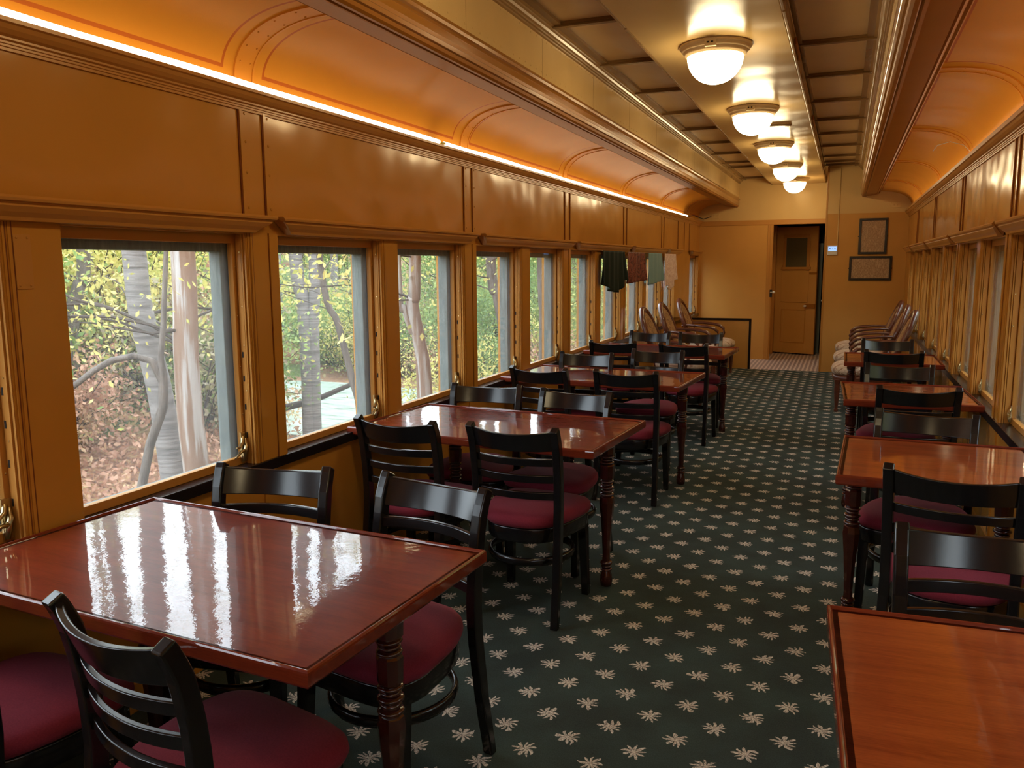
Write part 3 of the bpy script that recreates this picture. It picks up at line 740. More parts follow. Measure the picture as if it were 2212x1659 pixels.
# (x, y) of the middle of the top rail, turn in degrees, faces away from camera?, label
CH = [
 (-1.315, 1.114, -12.5, 1, 'in the lower left foreground, its whole curved back visible'),
 (-1.93, 1.09, -2, 1, 'cut off at the lower left corner of the photo'),
 (-1.803, 2.250, 10.8, 0, 'behind the closest left table, beside the window'),
 (-1.191, 2.267, -11.2, 0, 'behind the closest left table, beside the aisle'),
 (-1.850, 3.156, -3.8, 1, 'back to camera, window side of second left table'),
 (-1.292, 3.183, -2.4, 1, 'back to camera, aisle side of second left table'),
 (-1.890, 4.281, 6, 0, 'facing camera beyond second left table, window side'),
 (-1.330, 4.220, -8, 0, 'facing camera beyond second left table, aisle side'),
 (-1.877, 5.108, -7, 1, 'back to camera, window side of third left table'),
 (-1.285, 5.133, 0, 1, 'back to camera, aisle side of third left table'),
 (-1.844, 6.122, 3, 0, 'facing camera beyond third left table, window side'),
 (-1.362, 6.500, -2.5, 0, 'facing camera beyond third left table, aisle side'),
 (-1.902, 7.115, 4, 1, 'back to camera, window side of farthest left table'),
 (-1.264, 7.060, -4.5, 1, 'back to camera, aisle side of farthest left table'),
 (-1.825, 8.307, -4, 0, 'facing camera beyond farthest left table, below the curtains'),
 (-1.310, 8.285, 5, 0, 'facing camera beyond farthest left table, aisle side'),
 (.370, 2.315, 0, 0, 'half cut off at the right edge of photo'),
 (.366, 2.964, -9, 1, 'back to camera at the second right table'),
 (.380, 4.145, -9, 0, 'facing camera just beyond the second right table'),
 (.409, 4.968, 2, 1, 'back to camera at the third right table'),
 (.374, 6.082, -4, 0, 'facing camera just beyond the third right table'),
 (.385, 7.010, -3, 1, 'back to camera at the farthest right table'),
 (.384, 8.066, 0, 0, 'facing camera beyond the farthest right table'),
]
for i, (x, y, a, away, lab) in enumerate(CH):
    o = cp if i == 0 else copy_thing(cp)
    th = math.radians(a) + (0 if away else PI)
    F_ = Vector((-math.sin(th), math.cos(th)))
    o.location = (x + F_.x * .222, y + F_.y * .222, 0); o.rotation_euler = (0, 0, th)
    tag(o, 'black ladder-back chair with burgundy seat, ' + lab, 'chair', 'ladder-back dining chairs')

# ------------------------------------------------------------------ oval-back armchairs
M_UPH = mat('striped floral upholstery', (.5, .38, .27), .8, sheen=.1)
m = M_UPH; v = coords(m, (14, 1.6, 2.4)); v2 = coords(m)
n1 = noise(m, v, 2.2, 3, .6, 1.2); n2 = noise(m, v2, 26, 3, .6, 1.5)
base(m, mixc(m, mth(m, 'GREATER_THAN', n1, .55), ramp(m, n2, [(.42, (.56, .42, .31)), (.55, (.66, .52, .40))]), (.34, .19, .12)))
bump(m, [(noise(m, v2, 300, 2), .3, .001)])
M_UPHB = mat('brown scroll upholstery', (.4, .24, .1), .8)
m = M_UPHB; v = coords(m, (9, 9, 2.4)); n1 = noise(m, v, 2.0, 3, .6, 2.0)
base(m, ramp(m, n1, [(.42, (.42, .24, .10)), (.50, (.13, .055, .022)), (.58, (.46, .28, .13))]))
def armchair_proto():
    e = empty('armchair')
    A = MB()
    # seat cushion, puffy
    n_ = 40; rings = [(.92, .39), (1.0, .405), (1.035, .44), (1.0, .475), (.90, .50), (.72, .517), (.45, .527), (.2, .53)]
    def ol(k):
        a = 2*PI*k/n_; c, s_ = math.cos(a), math.sin(a)
        return (.285 * abs(c)**.55 * (1 if c >= 0 else -1), .30 * abs(s_)**.6 * (1 if s_ >= 0 else -1) + .03)
    vs = [(ol(k)[0]*s_, ol(k)[1]*s_, z) for s_, z in rings for k in range(n_)] + [(0, 0, .531)]
    fs = [(i*n_+k, i*n_+(k+1) % n_, (i+1)*n_+(k+1) % n_, (i+1)*n_+k) for i in range(len(rings)-1) for k in range(n_)]
    fs += [((len(rings)-1)*n_+k, (len(rings)-1)*n_+(k+1) % n_, len(rings)*n_) for k in range(n_)] + [tuple(range(n_))[::-1]]
    MB().add(vs, fs, 0, True).build('seat_cushion', M_UPH, e)
    r = MB(); rr = [(.93, .325), (.97, .33), (.99, .345), (.99, .385), (.95, .395)]
    vs = [(ol(k)[0]*s_, ol(k)[1]*s_, z) for s_, z in rr for k in range(n_)]
    fs = [(i*n_+k, i*n_+(k+1) % n_, (i+1)*n_+(k+1) % n_, (i+1)*n_+k) for i in range(4) for k in range(n_)] + [tuple(range(n_))[::-1], tuple(4*n_+k for k in range(n_))]
    r.add(vs, fs, 0, True).build('seat_frame', M_ARM, e)
    # tilted oval back
    T = Matrix.Translation((0, -.335, .765)) @ Matrix.Rotation(math.radians(-68 + 180), 4, 'X')
    pts = [(.248*math.cos(2*PI*k/48), .300*math.sin(2*PI*k/48), 0) for k in range(48)]
    MB().tube(pts, .036, 10, flat=(.9, 1), closed=True).xf(T).build('back_frame', M_ARM, e)
    pd = [(.0005, .034), (.5, .032), (.8, .024), (.93, .010), (.95, 0)]
    MB().lathe([(.225 * r_, z) for r_, z in pd], 40, sy=1.28).xf(T).build('back_pad', M_UPH, e)
    MB().lathe([(.225 * r_, -z) for r_, z in pd], 40, sy=1.28).xf(T).build('back_lining', M_UPHB, e)
    for sx in (-1, 1):
        MB().tube([(sx*.215, -.355, .70), (sx*.265, -.27, .715), (sx*.30, -.14, .712), (sx*.305, 0, .700), (sx*.30, .09, .680), (sx*.292, .145, .635), (sx*.286, .155, .58), (sx*.284, .13, .50), (sx*.280, .11, .42), (sx*.275, .11, .36)],
                  [.018, .021, .024, .026, .027, .025, .022, .020, .021, .021], 10, flat=(.8, 1.1)).build('arm', M_ARM, e)
        MB().tube([(sx*.20, -.235, .34), (sx*.19, -.25, .47), (sx*.185, -.275, .56)], [.024, .020, .020], 8).build('back_post', M_ARM, e)
        MB().lathe([(.014, 0), (.022, .012), (.020, .03), (.014, .045), (.018, .06), (.025, .16), (.030, .25), (.024, .275), (.031, .285), (.022, .298), (.030, .31), (.030, .345)], 16, (sx*.235, .270, 0)).build('front_leg', M_ARM, e)
        MB().tube([(sx*.205, -.30, 0), (sx*.205, -.255, .18), (sx*.205, -.235, .34)], [.016, .021, .026], 8).build('rear_leg', M_ARM, e)
    return e
ap = armchair_proto()
AC = [(-1.700, 9.35, -90, 'nearest of the three along the left windows'), (-1.735, 10.55, -90, 'middle one of the three along the left windows'), (-1.735, 11.80, -90, 'farthest of the three on the left, against the low partition'),
      (.250, 9.42, 90, 'nearest of the three along the right windows'), (.255, 10.62, 90, 'middle one of the three along the right windows'), (.260, 11.85, 90, 'farthest of the three on the right, by the end wall')]
for i, (x, y, a, lab) in enumerate(AC):
    o = ap if i == 0 else copy_thing(ap)
    o.location = (x, y, 0); o.rotation_euler = (0, 0, math.radians(a))
    tag(o, 'oval-back walnut armchair, ' + lab, 'armchair', 'oval-back armchairs')

# ------------------------------------------------------------------ window curtains
def curtain(name, label, y0, y1, zb, mat_, folds, amp, flare=0, x=-2.215):
    nu, nv = 60, 26; vs = []
    for j in range(nv):
        t = j / (nv - 1)
        for i in range(nu):
            u = i / (nu - 1)
            yy = y0 + (y1 - y0) * u + flare * t * (u - .3)
            z_b = zb(u); z = 1.698 + (z_b - 1.698) * t
            a = amp * (.35 + .65 * t)
            vs.append((x + a * math.sin(folds * 2 * PI * u + 1.2 * t) + a * .4 * math.sin(folds * 4.7 * u + 2), yy + a * .5 * math.sin(folds * 2 * PI * u + 1.5), z))
    fs = [(j*nu+i, j*nu+i+1, (j+1)*nu+i+1, (j+1)*nu+i) for j in range(nv-1) for i in range(nu-1)]
    o = MB().add(vs, fs, 0, True).build(name, mat_)
    so = o.modifiers.new('thickness', 'SOLIDIFY'); so.thickness = .002
    tag(o, label, 'curtain', 'short curtains'); return o
M_C1 = mat('dark green velvet', (.010, .020, .015), .65, spec=.2)
M_C2 = mat('burgundy brocade', (.14, .02, .012), .55)
m = M_C2; n1 = noise(m, coords(m, (9, 9, 7)), 1.6, 3, .6, 1.5); base(m, ramp(m, n1, [(.44, (.075, .010, .008)), (.52, (.30, .085, .05)), (.59, (.09, .012, .009))]))
M_C3 = mat('teal green cotton', (.19, .33, .35), .7)
M_C4 = mat('pink beige lace', (.62, .44, .38), .7)
m = M_C4; n1 = noise(m, coords(m, (30, 30, 20)), 1.5, 3, .6, 1.); base(m, ramp(m, n1, [(.4, (.62, .42, .36)), (.6, (.82, .66, .58))]))
for mm, w_ in ((M_C3, .25), (M_C4, .35)): mm.node_tree.nodes['Principled BSDF'].inputs['Transmission Weight'].default_value = 0
curtain('window_curtain', 'dark green velvet curtain with a drooping hem, first of the four short curtains', 7.86, 8.72, lambda u: 1.385 - .11 * math.exp(-((u - .5) / .33) ** 4) - .01 * math.cos(u * 9), M_C1, 5, .022, .14)
curtain('window_curtain', 'burgundy patterned curtain, second of the four short curtains', 8.86, 9.68, lambda u: 1.350 + .02 * u, M_C2, 5, .016, .16)
curtain('window_curtain', 'plain teal green curtain, third of the four short curtains', 9.90, 10.66, lambda u: 1.305 + .045 * u, M_C3, 4, .016, .16)
curtain('window_curtain', 'pale pink lace curtain with ragged hem, last of the four short curtains', 10.86, 11.62, lambda u: 1.20 + .10 * u + .05 * math.sin(u * 8), M_C4, 4, .018, .08)

# ------------------------------------------------------------------ outside: woods, pond
def ground_h(x, y):
    ax = -x if x < -.745 else x + 1.49
    th = math.degrees(math.atan2(ax, y)) if ax or y else 0
    r = math.hypot(x, y)
    def ss(a, b, t): t = max(0, min(1, (t - a) / (b - a))); return t * t * (3 - 2 * t)
    hill = ss(38.5, 47, th)
    h = -1.35 + hill * (2.3 * ss(6.5, 19, r) + 2.5 * ss(18, 40, r)) + (1 - hill) * (4.5 * ss(22, 50, r))
    if x > -.745: h = -1.2 + 3.6 * ss(2.2, 6.5, x)  # bank added on this side to block daylight from the right windows
    return h + .06 * math.sin(x * 1.7 + y) + .05 * math.sin(y * 2.3 - x)
M_GRD = mat('leaf litter and grass', (.2, .15, .08), .95)
m = M_GRD; v = coords(m)
n1 = noise(m, v, .45, 3); n2 = noise(m, v, 17, 5, .75)
lit = ramp(m, n2, [(.30, (.06, .035, .022)), (.44, (.22, .10, .055)), (.53, (.42, .19, .10)), (.60, (.45, .34, .15)), (.7, (.20, .20, .10))])
grs = ramp(m, n2, [(.3, (.04, .06, .02)), (.5, (.16, .22, .07)), (.7, (.34, .36, .15))])
base(m, mixc(m, ramp(m, n1, [(.50, (0, 0, 0)), (.60, (1, 1, 1))]), lit, grs))
bump(m, [(n2, 1., .08)])
g = MB(); xs = np.linspace(-60, 45, 106); ys = np.linspace(-30, 75, 106)
vs = [(float(x), float(y), ground_h(float(x), float(y)) if not (-3 < x < 1.6) else -1.5) for y in ys for x in xs]
g.add(vs, [(j*106+i, j*106+i+1, (j+1)*106+i+1, (j+1)*106+i) for j in range(105) for i in range(105)], 0, True)
o = g.build('ground', M_GRD); tag(o, 'leaf-strewn woodland floor outside the windows', 'ground', kind='stuff')
M_POND = mat('duckweed covered pond', (.50, .58, .50), .25)
m = M_POND; n1 = noise(m, coords(m, (1, 3, 1)), 1.6, 5, .65); base(m, ramp(m, n1, [(.38, (.16, .20, .17)), (.47, (.34, .42, .36)), (.60, (.42, .50, .42)), (.68, (.24, .32, .22))]))
pts = [(-10.2 + 3.6 * math.cos(a) * (1 + .12 * math.sin(3 * a)) - 1.2 * math.sin(a), 13.9 + 3.1 * math.sin(a) * (1 + .10 * math.cos(2 * a)) , -1.235) for a in [2*PI*k/40 for k in range(40)]]
o = MB().prism_z([(x, y) for x, y, z in pts], -1.45, -1.235).build('pond', M_POND); tag(o, 'pale duckweed-covered pond seen through the second window', 'pond')

def leafmat(name, stops, sc_=1.3, tr_=.35):
    m = mat(name, (.3, .3, .1), .6)
    g_ = N(m, 'ShaderNodeNewGeometry'); wn = N(m, 'ShaderNodeTexNoise'); wn.inputs['Scale'].default_value = sc_; wn.inputs['Detail'].default_value = 6; wn.inputs['Roughness'].default_value = .8
    L(m, g_.outputs['Position'], wn.inputs['Vector'])
    c = ramp(m, wn.outputs['Fac'], stops); base(m, c)
    p = m.node_tree.nodes['Principled BSDF']; out = m.node_tree.nodes['Material Output']
    t = N(m, 'ShaderNodeBsdfTranslucent'); L(m, c, t.inputs['Color']); mx = N(m, 'ShaderNodeMixShader'); mx.inputs[0].default_value = tr_
    L(m, p.outputs[0], mx.inputs[1]); L(m, t.outputs[0], mx.inputs[2]); L(m, mx.outputs[0], out.inputs[0])
    return m
LM = {'yellow': leafmat('yellow green leaves', [(.32, (.22, .26, .06)), (.45, (.50, .50, .13)), (.56, (.72, .60, .20)), (.68, (.40, .46, .16))]),
      'green': leafmat('green leaves', [(.32, (.06, .13, .04)), (.48, (.20, .32, .10)), (.6, (.42, .48, .15)), (.7, (.14, .24, .08))]),
      'rust': leafmat('rust coloured leaves', [(.32, (.16, .08, .05)), (.43, (.44, .22, .14)), (.53, (.60, .36, .24)), (.62, (.60, .48, .22)), (.72, (.30, .26, .12))]),
      'bush': leafmat('dry brush leaves', [(.32, (.12, .10, .07)), (.48, (.32, .26, .17)), (.6, (.45, .42, .20)), (.7, (.22, .25, .12))])}
M_BARK = mat('grey brown bark', (.3, .25, .2), .9)
m = M_BARK; v = coords(m, (6, 6, 1)); n1 = noise(m, v, 3, 5, .7); base(m, ramp(m, n1, [(.3, (.06, .045, .038)), (.55, (.15, .12, .10)), (.75, (.24, .20, .17))])); bump(m, [(n1, .8, .03)])
M_BARKP = mat('pale peeling bark', (.5, .42, .36), .85)
m = M_BARKP; v = coords(m, (9, 9, .6)); n1 = noise(m, v, 1.6, 4, .6); base(m, ramp(m, n1, [(.38, (.20, .11, .07)), (.50, (.25, .16, .11)), (.56, (.36, .32, .30)), (.75, (.46, .43, .41))]))
M_BARKG = mat('light grey ringed bark', (.4, .37, .36), .85)
m = M_BARKG; v = coords(m, (1.2, 1.2, 16)); n1 = noise(m, v, 2.2, 4, .6); base(m, ramp(m, n1, [(.35, (.12, .105, .10)), (.6, (.26, .235, .225))])); bump(m, [(n1, .5, .02)])
M_TWIG = mat('brown twigs', (.07, .05, .04), .9)

def leaves_mesh(name, centres, size, seed, mat_):
    rng = np.random.default_rng(seed); n = len(centres)
    a = rng.normal(size=(n, 3)); a /= np.linalg.norm(a, axis=1)[:, None]
    b = rng.normal(size=(n, 3)); b -= (a * b).sum(1)[:, None] * a; b /= np.linalg.norm(b, axis=1)[:, None]
    s = size * rng.uniform(.6, 1.3, n)[:, None]
    v = np.stack([centres - a * s, centres + b * s * .5 - a * s * .1, centres + a * s, centres - b * s * .5 - a * s * .1], 1).reshape(-1, 3).astype(np.float32)
    me = bpy.data.meshes.new(name); me.vertices.add(n * 4); me.vertices.foreach_set('co', v.ravel())
    me.loops.add(n * 4); me.loops.foreach_set('vertex_index', np.arange(n * 4, dtype=np.int32))
    me.polygons.add(n); me.polygons.foreach_set('loop_start', np.arange(0, n * 4, 4, dtype=np.int32)); me.polygons.foreach_set('loop_total', np.full(n, 4, dtype=np.int32))
    me.materials.append(mat_); me.update(); me.validate()
    return me
def curve_pts(p0, d, ln, rnd, n=5, wig=.2, lift=.1):
    pts = [Vector(p0)]; d = Vector(d).normalized()
    for i in range(n):
        d = (d + Vector((rnd.uniform(-wig, wig), rnd.uniform(-wig, wig), rnd.uniform(-wig, wig) + lift))).normalized()
        pts.append(pts[-1] + d * ln / n)
    return pts
def tree_proto(h, r, kind, seed, nleaf, bark, crown0=.35, spread=2.4, lean=0, trunk=None, leafsize=.038, nb=11):
    rnd = random.Random(seed); e = empty('tree')
    tp = trunk or curve_pts((0, 0, 0), (lean, 0, 1), h, rnd, 8, .06, .12)
    tp = [Vector(p) for p in tp]
    MB().tube(tp, [r * (1.12 - .85 * i / (len(tp) - 1)) for i in range(len(tp))], 10, up=(1, .3, 0)).build('trunk', bark, e)
    br = MB(); tips = []
    for k in range(nb):
        t = crown0 + (1 - crown0) * (k + .5) / nb; f = t * (len(tp) - 1); i = min(int(f), len(tp) - 2)
        p0 = tp[i].lerp(tp[i + 1], f - i); a = rnd.uniform(0, 2 * PI); ln = spread * rnd.uniform(.6, 1.1) * (1.15 - .5 * t)
        pts = curve_pts(p0, (math.cos(a), math.sin(a), .45), ln, rnd, 5, .22, .05)
        br.tube(pts, [r * .28 * (1 - .16 * j) for j in range(len(pts))], 5)
        tips += [(pts[j], .35 + .08 * ln) for j in range(2, 6)]
        for q in range(3):
            b0 = pts[rnd.randint(1, 4)]; a2 = rnd.uniform(0, 2 * PI)
            p2 = curve_pts(b0, (math.cos(a2), math.sin(a2), .3), ln * .5, rnd, 4, .3, 0)
            br.tube(p2, [r * .11 * (1 - .2 * j) for j in range(len(p2))], 4); tips += [(p2[j], .38) for j in (2, 3, 4)]
    br.build('branches', M_TWIG if r < .09 else bark, e)
    rng = np.random.default_rng(seed); T = np.array([list(p) for p, s in tips]); S = np.array([s for p, s in tips])
    idx = rng.integers(0, len(T), nleaf); c = T[idx] + rng.normal(size=(nleaf, 3)) * S[idx][:, None] * np.array([.8, .8, .55])
    o = bpy.data.objects.new('foliage', leaves_mesh('foliage', c, leafsize, seed, LM[kind])); COL.objects.link(o); o.parent = e
    return e
def shrub_proto(h, w_, kind, seed, nleaf, leafsize=.036):
    rnd = random.Random(seed); e = empty('shrub'); st = MB(); P = []
    for k in range(16):
        a = rnd.uniform(0, 2 * PI); pts = curve_pts((rnd.uniform(-.15, .15), rnd.uniform(-.15, .15), -.1), (math.cos(a) * .7, math.sin(a) * .7, 1), h * rnd.uniform(.7, 1.15), rnd, 6, .22, .02)
        st.tube(pts, [.013 * (1 - .13 * j) for j in range(len(pts))], 4); P += pts[2:]
        for q in range(2):
            p2 = curve_pts(pts[rnd.randint(2, 5)], (rnd.uniform(-1, 1), rnd.uniform(-1, 1), .4), h * .4, rnd, 4, .3, 0); st.tube(p2, [.006] * 5, 3); P += p2[1:]
    st.build('stems', M_TWIG, e)
    rng = np.random.default_rng(seed); T = np.array([list(p) for p in P]); c = T[rng.integers(0, len(T), nleaf)] + rng.normal(size=(nleaf, 3)) * .17 * w_
    c[:, 2] = np.maximum(c[:, 2], .02)
    o = bpy.data.objects.new('foliage', leaves_mesh('foliage', c, leafsize, seed, LM[kind])); COL.objects.link(o); o.parent = e
    return e
SH = {'green': shrub_proto(2.0, 1.2, 'green', 3, 6500), 'yellow': shrub_proto(2.2, 1.3, 'yellow', 4, 5500), 'rust': shrub_proto(1.3, 1.2, 'rust', 5, 6500), 'bush': shrub_proto(1.7, 1.3, 'bush', 6, 3000)}
TRP = {'yellow': tree_proto(4.2, .10, 'yellow', 11, 12000, M_BARK, .08), 'green': tree_proto(3.8, .085, 'green', 12, 12000, M_BARK, .08), 'bare': tree_proto(11, .13, 'yellow', 13, 2200, M_BARKG, .25, 2.6), 'rust': tree_proto(3.4, .08, 'rust', 14, 7000, M_BARK, .15)}
lab_s = {'green': 'bushy green shrub in the woods outside', 'yellow': 'yellow green leafy shrub in the woods outside', 'rust': 'low rust-leaved shrub on the wooded bank outside', 'bush': 'thin dry brush with few leaves in the woods outside'}
lab_t = {'yellow': 'slender tree with yellow leaves in the woods outside', 'green': 'slender tree with green leaves in the woods outside', 'bare': 'tall grey tree with sparse leaves in the woods outside', 'rust': 'small rust-leaved tree in the woods outside'}
LABELS = {}
rng = np.random.default_rng(5); P = []
for k in range(26000):
    th = rng.uniform(36, 76); r = 6 + 13 * rng.random() ** .8; a = math.radians(th); x, y = -math.sin(a) * r, math.cos(a) * r
    P.append((x, y, ground_h(x, y) + .02 + .22 * rng.random() ** 3))
o = bpy.data.objects.new('fallen_leaves', leaves_mesh('fallen_leaves', np.array(P), .05, 9, LM['rust'])); COL.objects.link(o)
tag(o, 'rust and yellow fallen leaves strewn over the bank outside the nearest windows', 'leaves', kind='stuff')
used = set(); rnd = random.Random(21)
def put(kind, x, y, tree, s=None, z=None):
    src = (TRP if tree else SH)[kind]; key = (kind, tree)
    o = copy_thing(src) if key in used else src; used.add(key)
    s = s or rnd.uniform(.8, 1.25)
    o.location = (x, y, (ground_h(x, y) if z is None else z) - .05); o.rotation_euler = (0, 0, rnd.uniform(0, 6.28)); o.scale = (s, s, s)
    tag(o, (lab_t if tree else lab_s)[kind], 'tree' if tree else 'shrub', ('trees of one kind, ' if tree else 'shrubs of one kind, ') + kind)
def polar(th, r, side=1):
    a = math.radians(th); x = -math.sin(a) * r if side == 1 else math.sin(a) * r
    return x, math.cos(a) * r
cnt = 0
def ok(x, y, r, th):
    if abs(x + .745) < 4.6: return False
    if ((x + 10.2) / 5.2) ** 2 + ((y - 13.9) / 4.2) ** 2 < 1: return False
    if 29 < th < 40.5 and r < 19 or 26.5 < th < 42.5 and r < 12.5: return False
    return True
# brush and shrubs, left of the car
for k in range(150):
    th = rnd.uniform(9, 72); r = 8.5 + 22 * rnd.random() ** 1.2; x, y = polar(th, r)
    if not ok(x, y, r, th) or (th > 39 and r < 9.5): continue
    if th > 42: kind = rnd.choice(['rust', 'rust', 'bush'] if r < 12.5 else ['yellow', 'yellow', 'rust', 'bush', 'green'])
    elif th > 30: kind = rnd.choice(['green', 'bush', 'yellow'])
    else: kind = rnd.choice(['green', 'green', 'yellow', 'yellow', 'rust', 'bush'])
    put(kind, x, y, False)
for k in range(34):
    th = rnd.uniform(41, 66); r = rnd.uniform(11.5, 19); x, y = polar(th, r)
    put(rnd.choice(['yellow', 'yellow', 'green', 'rust']), x, y, False, rnd.uniform(1.0, 1.5))
for th, r, s_ in ((46, 6.6, .42), (51, 6.3, .38), (56, 6.2, .40), (42.5, 7.4, .42), (60, 6.6, .45)):
    x, y = polar(th, r); put('green', x, y, False, s_)
for k in range(80):
    th = rnd.uniform(7, 74); r = 12 + 30 * rnd.random(); x, y = polar(th, r)
    if not ok(x, y, r, th) : continue
    put(rnd.choice(['yellow', 'yellow', 'green', 'bare', 'bare', 'bare', 'rust'] if th > 40 else ['yellow', 'green', 'green', 'bare', 'bare']), x, y, True)
# right of the car: close, dense growth added to cut daylight from that side
for k in range(46):
    y = rnd.uniform(-3, 30); x = rnd.uniform(3.9, 6.5); put(rnd.choice(['green', 'yellow', 'bush']), x, y, False)
for k in range(26):
    y = rnd.uniform(-4, 30); x = rnd.uniform(4.6, 8); put(rnd.choice(['yellow', 'green', 'green']), x, y, True)
# the individual trunks that stand out close to the windows
def near_tree(pts, r0, bark, label, seed, nleaf=750, top=6, kind='yellow', taper=.25):
    pts = [Vector(p) for p in pts]
    d = (pts[0] - pts[1]).normalized() if pts[0].z > pts[-1].z else None
    up = pts[0] + Vector((0, 0, 1)) * top * .5 + (pts[0] - pts[1]) * 1.2
    up2 = up + Vector((.2, .1, top * .5))
    base_ = pts[-1] + (pts[-1] - pts[-2]) * .4; base_.z = ground_h(base_.x, base_.y) - .1
    line = [base_] + pts[::-1] + [up, up2]
    lo = line[0].copy(); line = [p - Vector((lo.x, lo.y, 0)) for p in line]
    e = empty('tree', (lo.x, lo.y, 0)); n_ = len(line)
    # resample with catmull-rom
    Q = []
    for i in range(n_ - 1):
        p0, p1, p2, p3 = line[max(i-1, 0)], line[i], line[i+1], line[min(i+2, n_-1)]
        for s_ in range(6):
            t = s_ / 6; Q.append(.5 * ((2*p1) + (p2-p0)*t + (2*p0-5*p1+4*p2-p3)*t*t + (3*p1-p0-3*p2+p3)*t**3))
    Q.append(line[-1])
    MB().tube(Q, [r0 * (1.15 - taper * i / len(Q)) for i in range(len(Q))], 14, up=(1, .3, 0)).build('trunk', bark, e)
    rd = random.Random(seed); br = MB(); P = []
    for k in range(9):
        p0 = Q[rd.randint(len(Q) // 2, len(Q) - 1)]; a = rd.uniform(.55 * PI, 1.45 * PI)
        bp = curve_pts(p0, (math.cos(a), math.sin(a), .3), rd.uniform(.8, 2.2), rd, 6, .3, .0)
        br.tube(bp, [r0 * .16 * (1 - .12 * j) for j in range(7)], 5); P += bp[3:]
    br.build('branches', M_TWIG, e)
    rng = np.random.default_rng(seed); T = np.array([list(p) for p in P]); c = T[rng.integers(0, len(T), nleaf)] + rng.normal(size=(nleaf, 3)) * .3
    c = c[c[:, 0] + lo.x < -2.9]
    o = bpy.data.objects.new('foliage', leaves_mesh('foliage', c, .032, seed, LM[kind])); COL.objects.link(o); o.parent = e
    tag(e, label, 'tree'); return e
near_tree([(-6.53, 6.19, 1.73), (-6.5, 6.22, 1.0), (-6.43, 6.3, .29), (-6.38, 6.35, -.6)], .115, M_BARKG, 'thick grey ringed trunk leaning in the middle of the nearest full window', 31)
near_tree([(-5.87, 6.15, 1.7), (-5.89, 6.13, .8), (-5.89, 6.13, .11), (-5.87, 6.15, -.45)], .115, M_BARKP, 'thick pale trunk with peeling reddish bark in the nearest full window', 32)
near_tree([(-9.11, 7.82, 1.79), (-9.16, 7.75, 1.32), (-9.24, 7.66, .85)], .08, M_BARK, 'slim grey trunk at the far left of the nearest full window', 33)
near_tree([(-8.06, 10.83, 1.71), (-7.99, 10.88, 1.02), (-7.97, 10.9, -.1), (-7.98, 10.89, -1.12)], .10, M_BARKG, 'left one of two close trunks standing before the pond', 34, taper=.15)
near_tree([(-7.82, 10.99, 1.71), (-7.86, 10.95, .65), (-7.88, 10.94, -.48), (-7.89, 10.94, -1.13)], .085, M_BARKG, 'right one of two close trunks standing before the pond', 35, taper=.15)
near_tree([(-5.17, 7.36, 1.66), (-5.04, 7.46, .95), (-4.93, 7.53, .34), (-4.87, 7.57, -.08)], .035, M_BARK, 'thin leaning sapling at the right side of the second window', 36, 900)
near_tree([(-3.36, 6.14, 1.63), (-3.39, 6.13, 1.27), (-3.34, 6.15, .91), (-3.30, 6.17, .47)], .052, M_BARKP, 'knotty vine-wrapped trunk in the third window', 37, 700)
near_tree([(-3.48, 6.07, 1.5), (-3.45, 6.09, 1.23), (-3.39, 6.12, .99), (-3.35, 6.15, .83)], .026, M_BARKP, 'thinner forked stem leaning on the vine-wrapped trunk in the third window', 38, 300)
near_tree([(-4.78, 11.01, 1.65), (-4.69, 11.05, 1.11), (-4.6, 11.08, .57), (-4.57, 11.1, .09)], .075, M_BARK, 'dark trunk at the right of the fourth window', 39)
near_tree([(-4.06, 11.29, 1.64), (-4.03, 11.3, .84), (-4.03, 11.3, .16)], .10, M_BARK, 'dark trunk standing in the fifth window', 40)
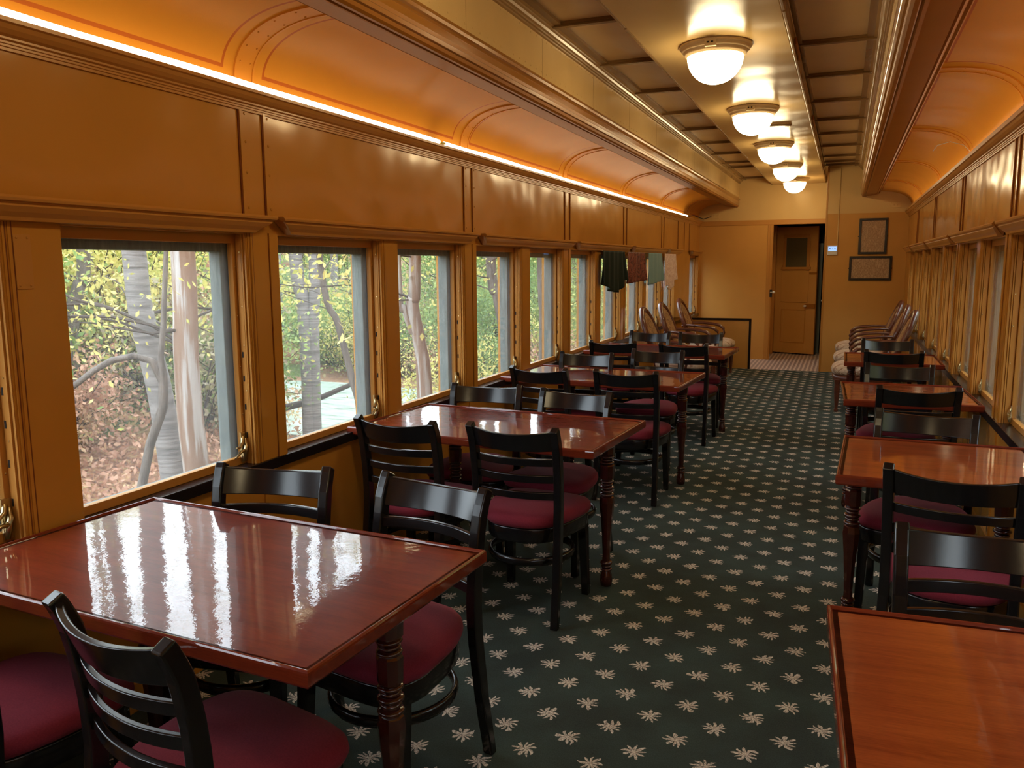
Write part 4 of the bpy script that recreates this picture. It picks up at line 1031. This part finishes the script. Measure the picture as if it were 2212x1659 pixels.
# bent bough crossing the nearest window
e = empty('tree', (-5.13, 4.76, ground_h(-5.13, 4.76)))
g0 = ground_h(-5.13, 4.76)
def rel(ps): return [(x + 5.13, y - 4.76, z - g0) for x, y, z in ps]
MB().tube(rel([(-5.16, 4.72, g0 - .1), (-5.15, 4.74, -.7), (-5.13, 4.76, -.2), (-5.07, 4.83, .17), (-4.99, 4.91, .46), (-4.98, 4.92, .68), (-4.98, 4.91, .86), (-4.96, 4.94, 1.12), (-4.92, 4.98, 1.7), (-4.90, 5.0, 2.6), (-4.95, 5.1, 4.0)]), [.040, .038, .037, .036, .038, .036, .024, .022, .018, .014, .008], 10, up=(1, .3, 0)).build('trunk', M_BARK, e)
MB().tube(rel([(-4.985, 4.915, .66), (-5.03, 4.87, .83), (-5.12, 4.78, .88), (-5.23, 4.66, .85), (-5.31, 4.56, .78), (-5.41, 4.44, .66), (-5.6, 4.2, .50), (-5.9, 3.8, .42)]), [.030, .029, .027, .026, .024, .022, .02, .015], 10).build('bough', M_BARK, e)
tag(e, 'thin dark stem with a bough arching left, in front of the two thick trunks', 'tree')
o = MB().tube([(-8.9, 10.7, -.92), (-8.57, 11.07, -.77), (-8.19, 11.36, -.67), (-7.68, 11.71, -.42), (-7.2, 11.95, -.15)], [.07, .06, .05, .04, .03], 8).build('fallen_branch', M_TWIG)
tag(o, 'fallen dark branch lying across the pond behind the two close trunks', 'branch')

# ------------------------------------------------------------------ light
wd = bpy.data.worlds.new('overcast'); sc.world = wd; wd.use_nodes = True
bg = wd.node_tree.nodes['Background']; bg.inputs['Color'].default_value = (.82, .90, 1.0, 1); bg.inputs['Strength'].default_value = 5.0

# ------------------------------------------------------------------ camera
cam = bpy.data.cameras.new('camera'); co = bpy.data.objects.new('camera', cam); COL.objects.link(co); sc.camera = co
yaw, pit, rol = .3847, .1443, -.0067
f = Vector((-math.sin(yaw) * math.cos(pit), math.cos(yaw) * math.cos(pit), -math.sin(pit)))
r = f.cross(Vector((0, 0, 1))).normalized(); u = r.cross(f)
r2 = math.cos(rol) * r + math.sin(rol) * u; u2 = -math.sin(rol) * r + math.cos(rol) * u
co.matrix_world = Matrix(((r2.x, u2.x, -f.x, 0), (r2.y, u2.y, -f.y, 0), (r2.z, u2.z, -f.z, 1.56), (0, 0, 0, 1)))
cam.sensor_width = 36; cam.lens = 36 * 1764.93 / 2212; cam.clip_start = .02; cam.clip_end = 300
sc.view_settings.view_transform = 'Standard'; sc.view_settings.look = 'None'; sc.view_settings.gamma = 1; sc.view_settings.exposure = .38
sc.view_settings.use_curve_mapping = False
sc.cycles.max_bounces = 8; sc.cycles.diffuse_bounces = 4; sc.cycles.glossy_bounces = 4; sc.cycles.transparent_max_bounces = 16
sc.cycles.use_denoising = True
